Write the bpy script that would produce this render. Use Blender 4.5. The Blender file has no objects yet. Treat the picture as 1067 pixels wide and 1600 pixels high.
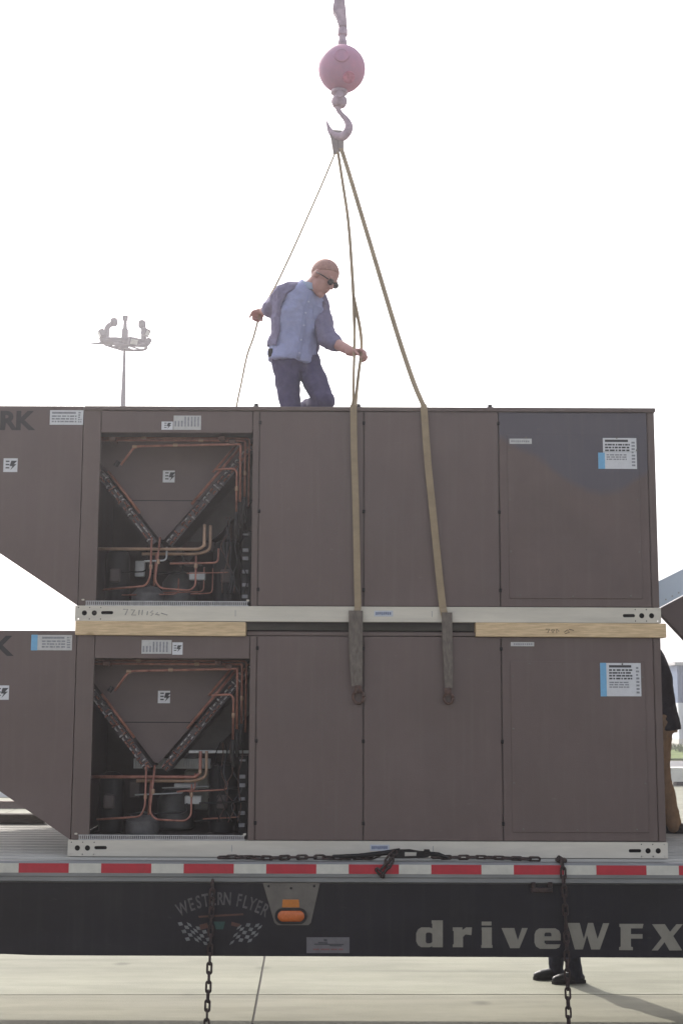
import bpy, bmesh, math, random
from mathutils import Vector, Matrix, Quaternion
random.seed(7)
S = bpy.context.scene
COL = S.collection
R = math.radians

# ------------------------------------------------------------------ camera, sky, sun, exposure
EYE = 2.15
PITCH = math.atan(293 / 2100)
ROLL = R(0.22)
cam = bpy.data.cameras.new('camera'); camo = bpy.data.objects.new('camera', cam); COL.objects.link(camo)
cam.sensor_fit = 'VERTICAL'; cam.sensor_height = 36; cam.sensor_width = 24; cam.lens = 36 * 2100 / 1600
cam.clip_end = 3000; cam.clip_start = 0.05
CAMROT = Matrix.Rotation(R(90) + PITCH, 3, 'X') @ Matrix.Rotation(ROLL, 3, 'Z')
camo.matrix_world = Matrix.Translation((0, 0, EYE)) @ CAMROT.to_4x4()
S.camera = camo

SUN_EL = R(43); SUN_AZ = R(-25)           # behind the trailer and a little to the left
w = bpy.data.worlds.new('World'); S.world = w; w.use_nodes = True
nt = w.node_tree
bg = nt.nodes['Background']
sk = nt.nodes.new('ShaderNodeTexSky'); sk.sky_type = 'NISHITA'; sk.sun_disc = False
sk.sun_elevation = SUN_EL; sk.sun_rotation = SUN_AZ
sk.altitude = 0; sk.air_density = 1.0; sk.dust_density = 3.5; sk.ozone_density = 1.0
hs = nt.nodes.new('ShaderNodeHueSaturation'); hs.inputs['Saturation'].default_value = .42      # milky, hazy sky
nt.links.new(sk.outputs[0], hs.inputs['Color']); nt.links.new(hs.outputs[0], bg.inputs[0]); bg.inputs[1].default_value = 0.15
sun = bpy.data.lights.new('sun', 'SUN'); sun.energy = 2.7; sun.angle = R(0.5); sun.color = (1, .95, .87)
so = bpy.data.objects.new('sun', sun); COL.objects.link(so)
to_sun = Vector((math.sin(SUN_AZ) * math.cos(SUN_EL), math.cos(SUN_AZ) * math.cos(SUN_EL), math.sin(SUN_EL)))
so.rotation_mode = 'QUATERNION'; so.rotation_quaternion = to_sun.to_track_quat('Z', 'Y'); so.location = to_sun * 60
S.view_settings.view_transform = 'Standard'; S.view_settings.look = 'None'
S.view_settings.gamma = 1; S.view_settings.use_curve_mapping = False
S.view_settings.exposure = 1.1
S.render.engine = 'CYCLES'
VEIL_DENSITY = .0032  # density of the added fog that imitates lens flare


def at(px, py, Y):
    """point on the vertical plane y = Y seen at photograph pixel (px, py)"""
    d = CAMROT @ Vector((px - 533.5, -(py - 800), -2100))
    return Vector((0, 0, EYE)) + d * (Y / d.y)


# ------------------------------------------------------------------ helpers
def tag(o, label=None, cat=None, group=None, kind=None):
    if label: o['label'] = label
    if cat: o['category'] = cat
    if group: o['group'] = group
    if kind: o['kind'] = kind
    return o


def thing(name, label, cat, loc, group=None):
    o = bpy.data.objects.new(name, None); COL.objects.link(o)
    o.location = loc; o.empty_display_size = .1
    return tag(o, label, cat, group)


def put(name, data, parent=None, mat=None, label=None, kind=None):
    o = bpy.data.objects.new(name, data); COL.objects.link(o)
    if mat is not None and len(data.materials) == 0: data.materials.append(mat)
    if parent is not None:
        o.parent = parent
        if parent.type == 'EMPTY': o.matrix_parent_inverse = Matrix.Translation(-parent.location)
    if label: o['label'] = label
    if kind: o['kind'] = kind
    return o


def mesh(name, bm, mat, parent=None, smooth=False, label=None, kind=None):
    bmesh.ops.recalc_face_normals(bm, faces=bm.faces)
    me = bpy.data.meshes.new(name); bm.to_mesh(me); bm.free()
    if smooth:
        for p in me.polygons: p.use_smooth = True
        if smooth == 'auto':
            try: me.set_sharp_from_angle(angle=R(40))
            except Exception: pass
    return put(name, me, parent, mat, label, kind)


def BM(): return bmesh.new()


def box(bm, x0, x1, y0, y1, z0, z1, bev=0.0, rot=None):
    r = bmesh.ops.create_cube(bm, size=1)
    vs = r['verts']
    c = Vector(((x0 + x1) / 2, (y0 + y1) / 2, (z0 + z1) / 2))
    for v in vs:
        v.co = Vector((v.co.x * (x1 - x0), v.co.y * (y1 - y0), v.co.z * (z1 - z0)))
    if bev:
        es = list({e for v in vs for e in v.link_edges})
        rb = bmesh.ops.bevel(bm, geom=es, offset=bev, segments=1, affect='EDGES')
        vs = list({v for f in rb['faces'] for v in f.verts} | set(v for v in vs if v.is_valid))
        # all verts of that island
        seen = set(vs); st = list(vs)
        while st:
            v = st.pop()
            for e in v.link_edges:
                u = e.other_vert(v)
                if u not in seen: seen.add(u); st.append(u)
        vs = list(seen)
    for v in vs:
        v.co = (rot @ v.co if rot else v.co) + c
    return vs


def prism(bm, pts, y0, y1):
    """polygon in x,z extruded along y"""
    a = [bm.verts.new((p[0], y0, p[1])) for p in pts]
    b = [bm.verts.new((p[0], y1, p[1])) for p in pts]
    n = len(pts)
    bm.faces.new(a); bm.faces.new(b[::-1])
    for i in range(n):
        bm.faces.new((a[i], b[i], b[(i + 1) % n], a[(i + 1) % n]))


def frames(pts):
    out = []; prev = None
    for i in range(len(pts)):
        t = (pts[min(i + 1, len(pts) - 1)] - pts[max(i - 1, 0)]).normalized()
        if prev is None:
            up = Vector((0, 0, 1)) if abs(t.z) < .9 else Vector((0, 1, 0))
            n = t.cross(up).normalized()
        else:
            n = (prev - t * prev.dot(t)).normalized()
        prev = n
        out.append((t, n, t.cross(n)))
    return out


def tube(bm, pts, rad, n=8, cap=True):
    pts = [Vector(p) for p in pts]
    if not isinstance(rad, (list, tuple)): rad = [rad] * len(pts)
    rings = []
    for p, r, (t, u, v) in zip(pts, rad, frames(pts)):
        rings.append([bm.verts.new(p + (u * math.cos(2 * math.pi * k / n) + v * math.sin(2 * math.pi * k / n)) * r) for k in range(n)])
    for a, b in zip(rings, rings[1:]):
        for k in range(n): bm.faces.new((a[k], a[(k + 1) % n], b[(k + 1) % n], b[k]))
    if cap:
        bm.faces.new(rings[0]); bm.faces.new(rings[-1][::-1])


def round_path(pts, r, n=4):
    """polyline with its corners rounded"""
    pts = [Vector(p) for p in pts]; out = [pts[0]]
    for a, b, c in zip(pts, pts[1:], pts[2:]):
        d1 = (a - b); d2 = (c - b); rr = min(r, d1.length * .45, d2.length * .45)
        p = b + d1.normalized() * rr; q = b + d2.normalized() * rr
        for k in range(n + 1):
            s = k / n
            out.append((p * (1 - s) + b * s) * (1 - s) + (b * (1 - s) + q * s) * s)
    out.append(pts[-1])
    return out


def spline(pts, n=8):
    """Catmull-Rom through the points"""
    pts = [Vector(p) for p in pts]
    P = [pts[0] * 2 - pts[1]] + pts + [pts[-1] * 2 - pts[-2]]
    out = []
    for i in range(1, len(P) - 2):
        for k in range(n):
            t = k / n
            out.append(.5 * ((2 * P[i]) + (P[i + 1] - P[i - 1]) * t + (2 * P[i - 1] - 5 * P[i] + 4 * P[i + 1] - P[i + 2]) * t * t
                             + (3 * P[i] - P[i - 1] - 3 * P[i + 1] + P[i + 2]) * t ** 3))
    out.append(pts[-1])
    return out


def ribbon(bm, pts, wid, thick, side):
    """flat webbing strap: width along side, closed section"""
    pts = [Vector(p) for p in pts]; rings = []
    if not isinstance(wid, (list, tuple)): wid = [wid] * len(pts)
    if isinstance(side, Vector): side = [side] * len(pts)
    for i, p in enumerate(pts):
        t = (pts[min(i + 1, len(pts) - 1)] - pts[max(i - 1, 0)]).normalized()
        s = (side[i] - t * side[i].dot(t)).normalized(); n = t.cross(s)
        a = wid[i] / 2; b = thick / 2
        rings.append([bm.verts.new(p + s * x + n * y) for x, y in ((-a, -b * .5), (-a * .9, -b), (a * .9, -b), (a, -b * .5), (a, b * .5), (a * .9, b), (-a * .9, b), (-a, b * .5))])
    for a, b in zip(rings, rings[1:]):
        for k in range(8): bm.faces.new((a[k], a[(k + 1) % 8], b[(k + 1) % 8], b[k]))
    bm.faces.new(rings[0]); bm.faces.new(rings[-1][::-1])


def lathe(bm, prof, c, axis=Vector((0, 0, 1)), n=20):
    """prof: (radius, height) along axis from c"""
    q = Vector((0, 0, 1)).rotation_difference(axis); c = Vector(c); rings = []
    for r, h in prof:
        rings.append([bm.verts.new(c + q @ Vector((r * math.cos(2 * math.pi * k / n), r * math.sin(2 * math.pi * k / n), h))) for k in range(n)])
    for a, b in zip(rings, rings[1:]):
        for k in range(n): bm.faces.new((a[k], a[(k + 1) % n], b[(k + 1) % n], b[k]))
    bm.faces.new(rings[0][::-1]); bm.faces.new(rings[-1])


def filled(bm, loops, y, t):
    """2D outlines in x,z (inner loops are holes) as a plate of thickness t behind the plane y"""
    cu = bpy.data.curves.new('outline', 'CURVE'); cu.dimensions = '2D'; cu.fill_mode = 'BOTH'; cu.extrude = t / 2
    for lp in loops:
        s = cu.splines.new('POLY'); s.points.add(len(lp) - 1); s.use_cyclic_u = True
        for p, q in zip(s.points, lp): p.co = (q[0], q[1], 0, 1)
    add_curve(bm, cu, Matrix.Translation((0, y + t / 2, 0)) @ Matrix.Rotation(R(90), 4, 'X'))


def add_curve(bm, cu, M):
    o = bpy.data.objects.new('outline', cu)
    me = bpy.data.meshes.new_from_object(o)
    me.transform(M); bm.from_mesh(me)
    bpy.data.objects.remove(o); bpy.data.curves.remove(cu); bpy.data.meshes.remove(me)


def text(bm, body, x, z, y, size, sx=1.0, bold=0.0, t=.001, rot=0.0, align='LEFT', space=1.0):
    cu = bpy.data.curves.new('letters', 'FONT'); cu.body = body; cu.size = size; cu.extrude = t / 2; cu.offset = bold
    cu.align_x = align; cu.space_character = space; cu.resolution_u = 3
    add_curve(bm, cu, Matrix.Translation((x, y - t / 2, z)) @ Matrix.Rotation(rot, 4, 'Y') @ Matrix.Rotation(R(90), 4, 'X') @ Matrix.Diagonal((sx, 1, 1, 1)))


def circ(cx, cz, r, n=16, sx=0.0):
    """circle, or a slot when sx > 0"""
    pts = []
    for k in range(n):
        a = 2 * math.pi * k / n
        pts.append((cx + r * math.cos(a) + (sx if math.cos(a) > 0 else -sx), cz + r * math.sin(a)))
    return pts


# ------------------------------------------------------------------ materials
MATS = {}


def mat(name, col, rough=.6, metal=0.0, var=.15, scale=6.0, bump=0.0, bscale=60.0, spec=.4, streak=None, hue=None):
    """principled paint/metal/fabric with uneven tone (object coordinates) and fine relief"""
    if name in MATS: return MATS[name]
    m = bpy.data.materials.new(name); m.use_nodes = True; MATS[name] = m
    t = m.node_tree; b = t.nodes['Principled BSDF']
    b.inputs['Roughness'].default_value = rough; b.inputs['Metallic'].default_value = metal
    b.inputs['Specular IOR Level'].default_value = spec
    tc = t.nodes.new('ShaderNodeTexCoord')
    mp = t.nodes.new('ShaderNodeMapping'); t.links.new(tc.outputs['Object'], mp.inputs[0])
    if streak: mp.inputs['Scale'].default_value = streak
    n1 = t.nodes.new('ShaderNodeTexNoise'); n1.inputs['Scale'].default_value = scale; n1.inputs['Detail'].default_value = 6; n1.inputs['Roughness'].default_value = .65
    t.links.new(mp.outputs[0], n1.inputs[0])
    cr = t.nodes.new('ShaderNodeValToRGB')
    cr.color_ramp.elements[0].position = .3; cr.color_ramp.elements[1].position = .7
    c = Vector(col); h = Vector(hue) if hue else c
    cr.color_ramp.elements[0].color = (*(c * (1 - var)), 1); cr.color_ramp.elements[1].color = (*(h * (1 + var)), 1)
    t.links.new(n1.outputs[0], cr.inputs[0]); t.links.new(cr.outputs[0], b.inputs['Base Color'])
    mr = t.nodes.new('ShaderNodeMapRange'); mr.inputs['To Min'].default_value = max(0, rough - .1); mr.inputs['To Max'].default_value = min(1, rough + .1)
    t.links.new(n1.outputs[0], mr.inputs[0]); t.links.new(mr.outputs[0], b.inputs['Roughness'])
    if bump:
        n2 = t.nodes.new('ShaderNodeTexNoise'); n2.inputs['Scale'].default_value = bscale; n2.inputs['Detail'].default_value = 4
        t.links.new(mp.outputs[0], n2.inputs[0])
        bp = t.nodes.new('ShaderNodeBump'); bp.inputs['Strength'].default_value = bump; bp.inputs['Distance'].default_value = .01
        t.links.new(n2.outputs[0], bp.inputs['Height']); t.links.new(bp.outputs[0], b.inputs['Normal'])
    m['ramp'] = cr.name
    return m


BROWN = (.122, .087, .079)
M_brown = mat('brown_paint', BROWN, .5, 0, .07, 2.6, .16, 260, .4, streak=(1.3, 1, .7), hue=(.126, .089, .082))
M_brown2 = mat('brown_paint_post', (.126, .092, .083), .55, 0, .10, 3.0, .1, 260, .35)
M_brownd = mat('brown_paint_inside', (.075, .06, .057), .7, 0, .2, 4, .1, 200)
M_vpan = mat('brown_paint_divider', (.122, .09, .085), .55, 0, .12, 4, .1, 200)
def wear(m, dust=(.20, .165, .145)):
    t = m.node_tree; b = t.nodes['Principled BSDF']
    geo = t.nodes.new('ShaderNodeNewGeometry')
    src = b.inputs['Base Color'].links[0].from_socket
    for scl, sc, lo, hi, amt in (((9, 3, .45), 3.0, .52, .78, .16), ((1.2, 1, 1.6), 1.4, .5, .75, .12), ((3.5, 2, 14), 4.0, .70, .76, .30)):
        mp = t.nodes.new('ShaderNodeMapping'); mp.inputs['Scale'].default_value = scl; mp.inputs['Rotation'].default_value = (0, .35 if sc == 4.0 else 0, 0); t.links.new(geo.outputs['Position'], mp.inputs[0])
        n = t.nodes.new('ShaderNodeTexNoise'); n.inputs['Scale'].default_value = sc; n.inputs['Detail'].default_value = 5; t.links.new(mp.outputs[0], n.inputs[0])
        r = t.nodes.new('ShaderNodeMapRange'); r.inputs['From Min'].default_value = lo; r.inputs['From Max'].default_value = hi; r.inputs['To Max'].default_value = amt; t.links.new(n.outputs[0], r.inputs[0])
        mx = t.nodes.new('ShaderNodeMix'); mx.data_type = 'RGBA'; mx.inputs[7].default_value = (*dust, 1)
        t.links.new(r.outputs[0], mx.inputs[0]); t.links.new(src, mx.inputs[6]); src = mx.outputs[2]
    t.links.new(src, b.inputs['Base Color'])
    n = t.nodes.new('ShaderNodeTexNoise'); n.inputs['Scale'].default_value = 1.7; n.inputs['Detail'].default_value = 1; t.links.new(geo.outputs['Position'], n.inputs[0])
    bp = t.nodes.new('ShaderNodeBump'); bp.inputs['Strength'].default_value = .5; bp.inputs['Distance'].default_value = .05; t.links.new(n.outputs[0], bp.inputs['Height'])
    if b.inputs['Normal'].links:
        t.links.new(b.inputs['Normal'].links[0].from_socket, b.inputs['Normal'])
        old = b.inputs['Normal'].links[0].from_node; t.links.new(bp.outputs[0], old.inputs['Normal'])
    else: t.links.new(bp.outputs[0], b.inputs['Normal'])


wear(M_brown); wear(M_brown2)
M_dark = mat('dark_gap', (.012, .011, .013), .8, 0, .3, 8)
M_rail = mat('galvanised_rail', (.60, .555, .475), .65, 0, .12, 5, .08, 120, .4, streak=(.4, 1, 3))
M_galv = mat('galvanised_steel', (.42, .42, .42), .5, .5, .2, 14, .05, 90)
M_copper = mat('copper', (.25, .095, .068), .45, .3, .35, 20, .03, 80, .5, hue=(.30, .13, .095))
M_brass = mat('pale_copper', (.34, .22, .15), .45, .3, .2, 25, .03, 80)
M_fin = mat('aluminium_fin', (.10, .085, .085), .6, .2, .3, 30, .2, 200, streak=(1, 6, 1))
M_black = mat('black_enamel', (.010, .009, .010), .55, 0, .3, 9, .05, 60, .25)
M_sticker = mat('white_sticker', (.62, .62, .64), .5, 0, .06, 40)
M_stickerg = mat('grey_sticker', (.50, .49, .48), .5, 0, .12, 30)
M_print = mat('black_print', (.05, .05, .055), .6, 0, .2, 60)
M_printg = mat('grey_print', (.25, .25, .27), .6, 0, .3, 60)
M_blue = mat('blue_print', (.17, .40, .62), .5, 0, .08, 40)
M_rust = mat('rusty_steel', (.085, .055, .05), .75, .2, .4, 30, .3, 120, hue=(.11, .06, .045))
M_chain = mat('chain_steel', (.034, .026, .026), .65, .3, .4, 40, .3, 150, hue=(.055, .034, .03))
M_alum = mat('deck_aluminium', (.40, .39, .36), .6, .1, .25, 5, .1, 80, streak=(.25, 3, 1))
M_rub = mat('rub_rail_aluminium', (.22, .22, .22), .5, .4, .25, 5, .1, 80, streak=(.3, 1, 2))
M_skirt = mat('skirt_black_paint', (.0118, .010, .0145), .42, 0, .3, 2.5, .04, 30, .25, streak=(.6, 1, 1.5))
M_red = mat('tape_red', (.42, .02, .035), .45, 0, .12, 18)
M_white = mat('tape_white', (.55, .53, .47), .45, 0, .10, 18)
M_letter = mat('lettering_grey', (.23, .21, .172), .5, 0, .12, 12)
M_letterd = mat('lettering_worn', (.09, .082, .082), .6, 0, .4, 30)
M_orange = mat('amber_lens', (.50, .115, .02), .25, 0, .12, 60, .1, 160, .5)
M_refl = mat('amber_reflector', (.48, .16, .025), .3, 0, .12, 60)
M_rubber = mat('rubber', (.02, .018, .018), .8, 0, .3, 30)
M_bracket = mat('bracket_steel', (.15, .135, .12), .5, .4, .2, 10, .1, 60)
M_strap = mat('webbing_olive', (.30, .232, .152), .85, 0, .15, 12, .08, 150, .2)
M_sleeve = mat('webbing_sleeve', (.17, .145, .125), .9, 0, .3, 24, .5, 260, .15, streak=(3, 3, 1))
M_ball = mat('ball_paint', (.45, .27, .40), .6, .0, .14, 5, .25, 20, .3, hue=(.47, .22, .31))  # paint lightened towards mauve, carrying the lens flare in its colour
M_iron = mat('forged_iron', (.40, .31, .37), .65, .1, .3, 20, .3, 60)  # iron made paler too, with lens flare mixed into its colour
M_shirt = mat('shirt_blue', (.31, .335, .53), .9, 0, .10, 9, .5, 45, .15)
M_over = mat('overshirt_mauve', (.18, .165, .255), .9, 0, .15, 12, .5, 50, .15)
M_jean = mat('trousers_navy', (.075, .065, .125), .9, 0, .2, 16, .5, 60, .15)
M_skin = mat('skin', (.42, .225, .20), .55, 0, .10, 22, .1, 200)
M_hair = mat('hair_short', (.345, .19, .16), .8, 0, .22, 60, .2, 300)
M_lens = mat('dark_lens', (.015, .013, .02), .15, 0, .1, 5)
M_tan = mat('trousers_tan', (.22, .145, .09), .9, 0, .18, 14, .6, 50, .15)
M_jacket = mat('jacket_dark', (.022, .02, .026), .85, 0, .25, 14, .5, 50, .2)
M_boot = mat('black_leather', (.016, .015, .016), .42, 0, .3, 20, .2, 80)
M_mast = mat('mast_galvanised', (.11, .10, .125), .85, 0, .1, 3, spec=.15)
M_pale = mat('pale_sheet_metal', (.62, .70, .76), .45, 0, .05, 3, .05, 60)
M_concw = mat('barrier_concrete', (.62, .61, .56), .9, 0, .1, 4, .3, 30)
M_bwall = mat('blue_cladding', (.075, .125, .22), .6, .1, .1, 1.5)
M_bwhite = mat('white_cladding', (.62, .64, .66), .6, 0, .08, 1.5)


def wood_mat():
    m = mat('pine_timber', (.60, .43, .25), .75, 0, .16, 7, .35, 60, .2, streak=(1.2, 14, 14), hue=(.70, .53, .33))
    t = m.node_tree; b = t.nodes['Principled BSDF']; cr = t.nodes[m['ramp']]
    tc = t.nodes.new('ShaderNodeTexCoord'); vo = t.nodes.new('ShaderNodeTexVoronoi'); vo.inputs['Scale'].default_value = 4.2
    mp = t.nodes.new('ShaderNodeMapping'); mp.inputs['Scale'].default_value = (.8, 1, 1.9)
    t.links.new(tc.outputs['Object'], mp.inputs[0]); t.links.new(mp.outputs[0], vo.inputs[0])
    r2 = t.nodes.new('ShaderNodeValToRGB'); r2.color_ramp.elements[0].position = .05; r2.color_ramp.elements[1].position = .13
    r2.color_ramp.elements[0].color = (.45, .35, .28, 1); r2.color_ramp.elements[1].color = (1, 1, 1, 1)
    t.links.new(vo.outputs['Distance'], r2.inputs[0])
    mx = t.nodes.new('ShaderNodeMix'); mx.data_type = 'RGBA'; mx.blend_type = 'MULTIPLY'; mx.inputs[0].default_value = 1
    t.links.new(cr.outputs[0], mx.inputs[6]); t.links.new(r2.outputs[0], mx.inputs[7]); t.links.new(mx.outputs[2], b.inputs['Base Color'])
    return m


M_wood = wood_mat()


def concrete_mat(name, col, seedx):
    m = mat(name, col, .85, 0, .09, 1.3, .25, 90, .25)
    t = m.node_tree; b = t.nodes['Principled BSDF']; cr = t.nodes[m['ramp']]
    tc = t.nodes.new('ShaderNodeTexCoord')
    mp = t.nodes.new('ShaderNodeMapping'); mp.inputs['Location'].default_value = (seedx, 3.1, 0); mp.inputs['Scale'].default_value = (.5, 2.2, 1)
    geo = t.nodes.new('ShaderNodeNewGeometry')
    t.links.new(geo.outputs['Position'], mp.inputs[0])
    for sc, lo, hi, c0 in ((.7, .40, .60, .84), (3.1, .42, .56, .90), (9, .3, .75, .93), (55, .25, .8, .90)):
        n = t.nodes.new('ShaderNodeTexNoise'); n.inputs['Scale'].default_value = sc; n.inputs['Detail'].default_value = 5
        t.links.new(mp.outputs[0], n.inputs[0])
        r = t.nodes.new('ShaderNodeValToRGB'); r.color_ramp.elements[0].position = lo; r.color_ramp.elements[1].position = hi
        r.color_ramp.elements[0].color = (c0, c0, c0 * .99, 1); r.color_ramp.elements[1].color = (1, 1, 1, 1)
        t.links.new(n.outputs[0], r.inputs[0])
        mx = t.nodes.new('ShaderNodeMix'); mx.data_type = 'RGBA'; mx.blend_type = 'MULTIPLY'; mx.inputs[0].default_value = 1
        t.links.new(cr.outputs[0], mx.inputs[6]); t.links.new(r.outputs[0], mx.inputs[7])
        cr = mx
        cr_out = mx.outputs[2]
        # chain
        class _O: pass
        o = _O(); o.outputs = [cr_out]; cr = o
    for kind in ('smear', 'spot'):
        mp2 = t.nodes.new('ShaderNodeMapping'); mp2.inputs['Scale'].default_value = (.12, 3.2, 1) if kind == 'smear' else (1, 1, 1); t.links.new(geo.outputs['Position'], mp2.inputs[0])
        if kind == 'smear':
            n = t.nodes.new('ShaderNodeTexNoise'); n.inputs['Scale'].default_value = 1.3; n.inputs['Detail'].default_value = 4; out = n.outputs[0]; lo, hi, c0, c1 = .56, .72, 1, .80
        else:
            n = t.nodes.new('ShaderNodeTexVoronoi'); n.inputs['Scale'].default_value = 1.1; out = n.outputs['Distance']; lo, hi, c0, c1 = .03, .10, .62, 1
        t.links.new(mp2.outputs[0], n.inputs[0])
        r = t.nodes.new('ShaderNodeValToRGB'); r.color_ramp.elements[0].position = lo; r.color_ramp.elements[1].position = hi
        r.color_ramp.elements[0].color = (c0, c0, c0, 1); r.color_ramp.elements[1].color = (c1, c1, c1, 1); t.links.new(out, r.inputs[0])
        mx = t.nodes.new('ShaderNodeMix'); mx.data_type = 'RGBA'; mx.blend_type = 'MULTIPLY'; mx.inputs[0].default_value = 1
        t.links.new(cr_out, mx.inputs[6]); t.links.new(r.outputs[0], mx.inputs[7]); cr_out = mx.outputs[2]
    t.links.new(cr_out, b.inputs['Base Color'])
    return m


M_conc = concrete_mat('concrete_pale', (.245, .245, .196), 0.0)
M_conc2 = concrete_mat('concrete_buff', (.226, .22, .172), 7.7)
M_joint = mat('joint_filler', (.05, .046, .04), .9, 0, .3, 5)


def stain_mat():
    """brown panel with a bluish dried run-off mark of its own shape (upper unit, right panel)"""
    m = mat('brown_paint_water_marked', BROWN, .5, 0, .10, 3.0, .12, 260, .35, hue=(.126, .089, .082))
    t = m.node_tree; b = t.nodes['Principled BSDF']; cr = t.nodes[m['ramp']]
    geo = t.nodes.new('ShaderNodeNewGeometry'); sp = t.nodes.new('ShaderNodeSeparateXYZ'); t.links.new(geo.outputs['Position'], sp.inputs[0])
    fc = t.nodes.new('ShaderNodeFloatCurve')          # lower edge of the mark against x
    mr = t.nodes.new('ShaderNodeMapRange'); mr.inputs['From Min'].default_value = .95; mr.inputs['From Max'].default_value = 1.85
    t.links.new(sp.outputs[0], mr.inputs[0]); t.links.new(mr.outputs[0], fc.inputs['Value'])
    c = fc.mapping.curves[0]
    edge = [(797, 692), (850, 722), (900, 758), (935, 770), (965, 765), (1000, 742), (1012, 735)]
    pts = []
    for px, py in edge:
        p = at(px, py, 7.9); pts.append(((p.x - .95) / .9, (p.z - 3.2) / .6))
    c.points[0].location = (0, pts[0][1] + .05); c.points[1].location = (1, pts[-1][1])
    for p in pts: c.points.new(*p)
    fc.mapping.update()
    ma = t.nodes.new('ShaderNodeMath'); ma.operation = 'MULTIPLY_ADD'; ma.inputs[1].default_value = .6; ma.inputs[2].default_value = 3.2
    t.links.new(fc.outputs[0], ma.inputs[0])
    nz = t.nodes.new('ShaderNodeTexNoise'); nz.inputs['Scale'].default_value = 9; t.links.new(geo.outputs['Position'], nz.inputs[0])
    nz2 = t.nodes.new('ShaderNodeMath'); nz2.operation = 'MULTIPLY_ADD'; nz2.inputs[1].default_value = .05; nz2.inputs[2].default_value = -.025; t.links.new(nz.outputs[0], nz2.inputs[0])
    su = t.nodes.new('ShaderNodeMath'); su.operation = 'SUBTRACT'; t.links.new(sp.outputs[2], su.inputs[0]); t.links.new(ma.outputs[0], su.inputs[1])
    ad = t.nodes.new('ShaderNodeMath'); ad.operation = 'ADD'; t.links.new(su.outputs[0], ad.inputs[0]); t.links.new(nz2.outputs[0], ad.inputs[1])
    ms = t.nodes.new('ShaderNodeMapRange'); ms.inputs['From Min'].default_value = -.03; ms.inputs['From Max'].default_value = .02; ms.clamp = True
    t.links.new(ad.outputs[0], ms.inputs[0])
    mx = t.nodes.new('ShaderNodeMix'); mx.data_type = 'RGBA'; mx.inputs[7].default_value = (.093, .083, .099, 1)
    t.links.new(ms.outputs[0], mx.inputs[0]); t.links.new(cr.outputs[0], mx.inputs[6]); t.links.new(mx.outputs[2], b.inputs['Base Color'])
    return m


M_stain = stain_mat(); wear(M_stain); wear(M_skirt, (.06, .055, .05))

# ------------------------------------------------------------------ ground
bm = BM()
N = 24; RAD = [0, 30, 60, 120, 300, 900, 1500]
ctr = bm.verts.new((0, 0, -.02)); prev = None
for r in RAD[1:]:
    ring = [bm.verts.new((r * math.cos(2 * math.pi * k / N), r * math.sin(2 * math.pi * k / N), -.02)) for k in range(N)]
    for k in range(N):
        if prev is None: bm.faces.new((ctr, ring[k], ring[(k + 1) % N]))
        else: bm.faces.new((prev[k], ring[k], ring[(k + 1) % N], prev[(k + 1) % N]))
    prev = ring
ground = mesh('ground', bm, M_conc2, kind='structure')
bm = BM(); box(bm, -22, 23, -9.2, 37.2, -.019, -.012)
mesh('joint_filler', bm, M_joint, ground)
SLABX, SLABY = 5.4, 4.55
rotS = Matrix.Rotation(R(1.2), 4, 'Z')
jp = Vector((-.60, 10.27, 0))              # a crossing of joints under the far side of the trailer
slabmesh = []
for mm in (M_conc, M_conc2):
    b2 = BM(); box(b2, .007, SLABX - .007, .007, SLABY - .007, -.0115, .0, .003)
    bmesh.ops.recalc_face_normals(b2, faces=b2.faces)
    me = bpy.data.meshes.new('slab'); b2.to_mesh(me); b2.free(); me.materials.append(mm); slabmesh.append(me)
for j in range(-4, 6):
    for i in range(-4, 4):
        o = put('slab', slabmesh[0 if j >= 0 else 1], ground)
        o.matrix_basis = Matrix.Translation(jp) @ rotS @ Matrix.Translation((i * SLABX, j * SLABY, 0))

# grass strip, road edge and things far behind on the right
m = mat('grass_green', (.085, .13, .035), .9, 0, .35, 1.2, .5, 6, .1, hue=(.12, .15, .05))
bm = BM(); box(bm, 4, 140, 50, 62, -.015, .06); tag(mesh('grass_verge', bm, m), kind='structure')
bm = BM()
for _ in range(9000):
    x = random.uniform(14, 32); y = random.uniform(50, 62); h = random.uniform(.1, .28); a = random.uniform(0, 6.28); wv = .03
    p = Vector((x, y, .05)); d = Vector((math.cos(a), math.sin(a), 0)); l = Vector((random.uniform(-.1, .1), random.uniform(-.1, .1), h))
    bm.faces.new([bm.verts.new(p - d * wv), bm.verts.new(p + d * wv), bm.verts.new(p + l)])
mesh('grass', bm, m, kind='stuff')
m = mat('asphalt_road', (.14, .14, .145), .9, 0, .12, 2, .3, 40)
bm = BM(); box(bm, -120, 140, 39.5, 49, -.015, .006); tag(mesh('road', bm, m), kind='structure')

t = thing('warehouse', 'long blue and white clad warehouse across the grass at the right edge', 'warehouse', (30, 72, 0))
p0 = at(1057, 1040, 69).x
for nm, z0, z1, mm in (('upper_cladding', 2.05, 3.95, M_bwall), ('lower_cladding', .25, 2.05, M_bwhite)):
    bm = BM(); x = p0; k = 0; loop = []
    while x < 48:
        loop += [(x, 69), (x + .15, 69), (x + .2, 69.06), (x + .35, 69.06)]; x += .4
    loop += [(48, 85), (p0, 85)]
    a = [bm.verts.new((q[0], q[1], z0)) for q in loop]; b = [bm.verts.new((q[0], q[1], z1)) for q in loop]
    bm.faces.new(a); bm.faces.new(b)
    for i in range(len(loop)): bm.faces.new((a[i], a[(i + 1) % len(loop)], b[(i + 1) % len(loop)], b[i]))
    mesh(nm, bm, mm, t)
bm = BM(); box(bm, p0 - .05, 48.1, 68.9, 85.1, -.02, .25); mesh('plinth', bm, M_concw, t)
bm = BM(); box(bm, p0 - .15, 48.2, 68.8, 85.2, 3.95, 4.1); mesh('roof', bm, M_galv, t)
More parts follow.
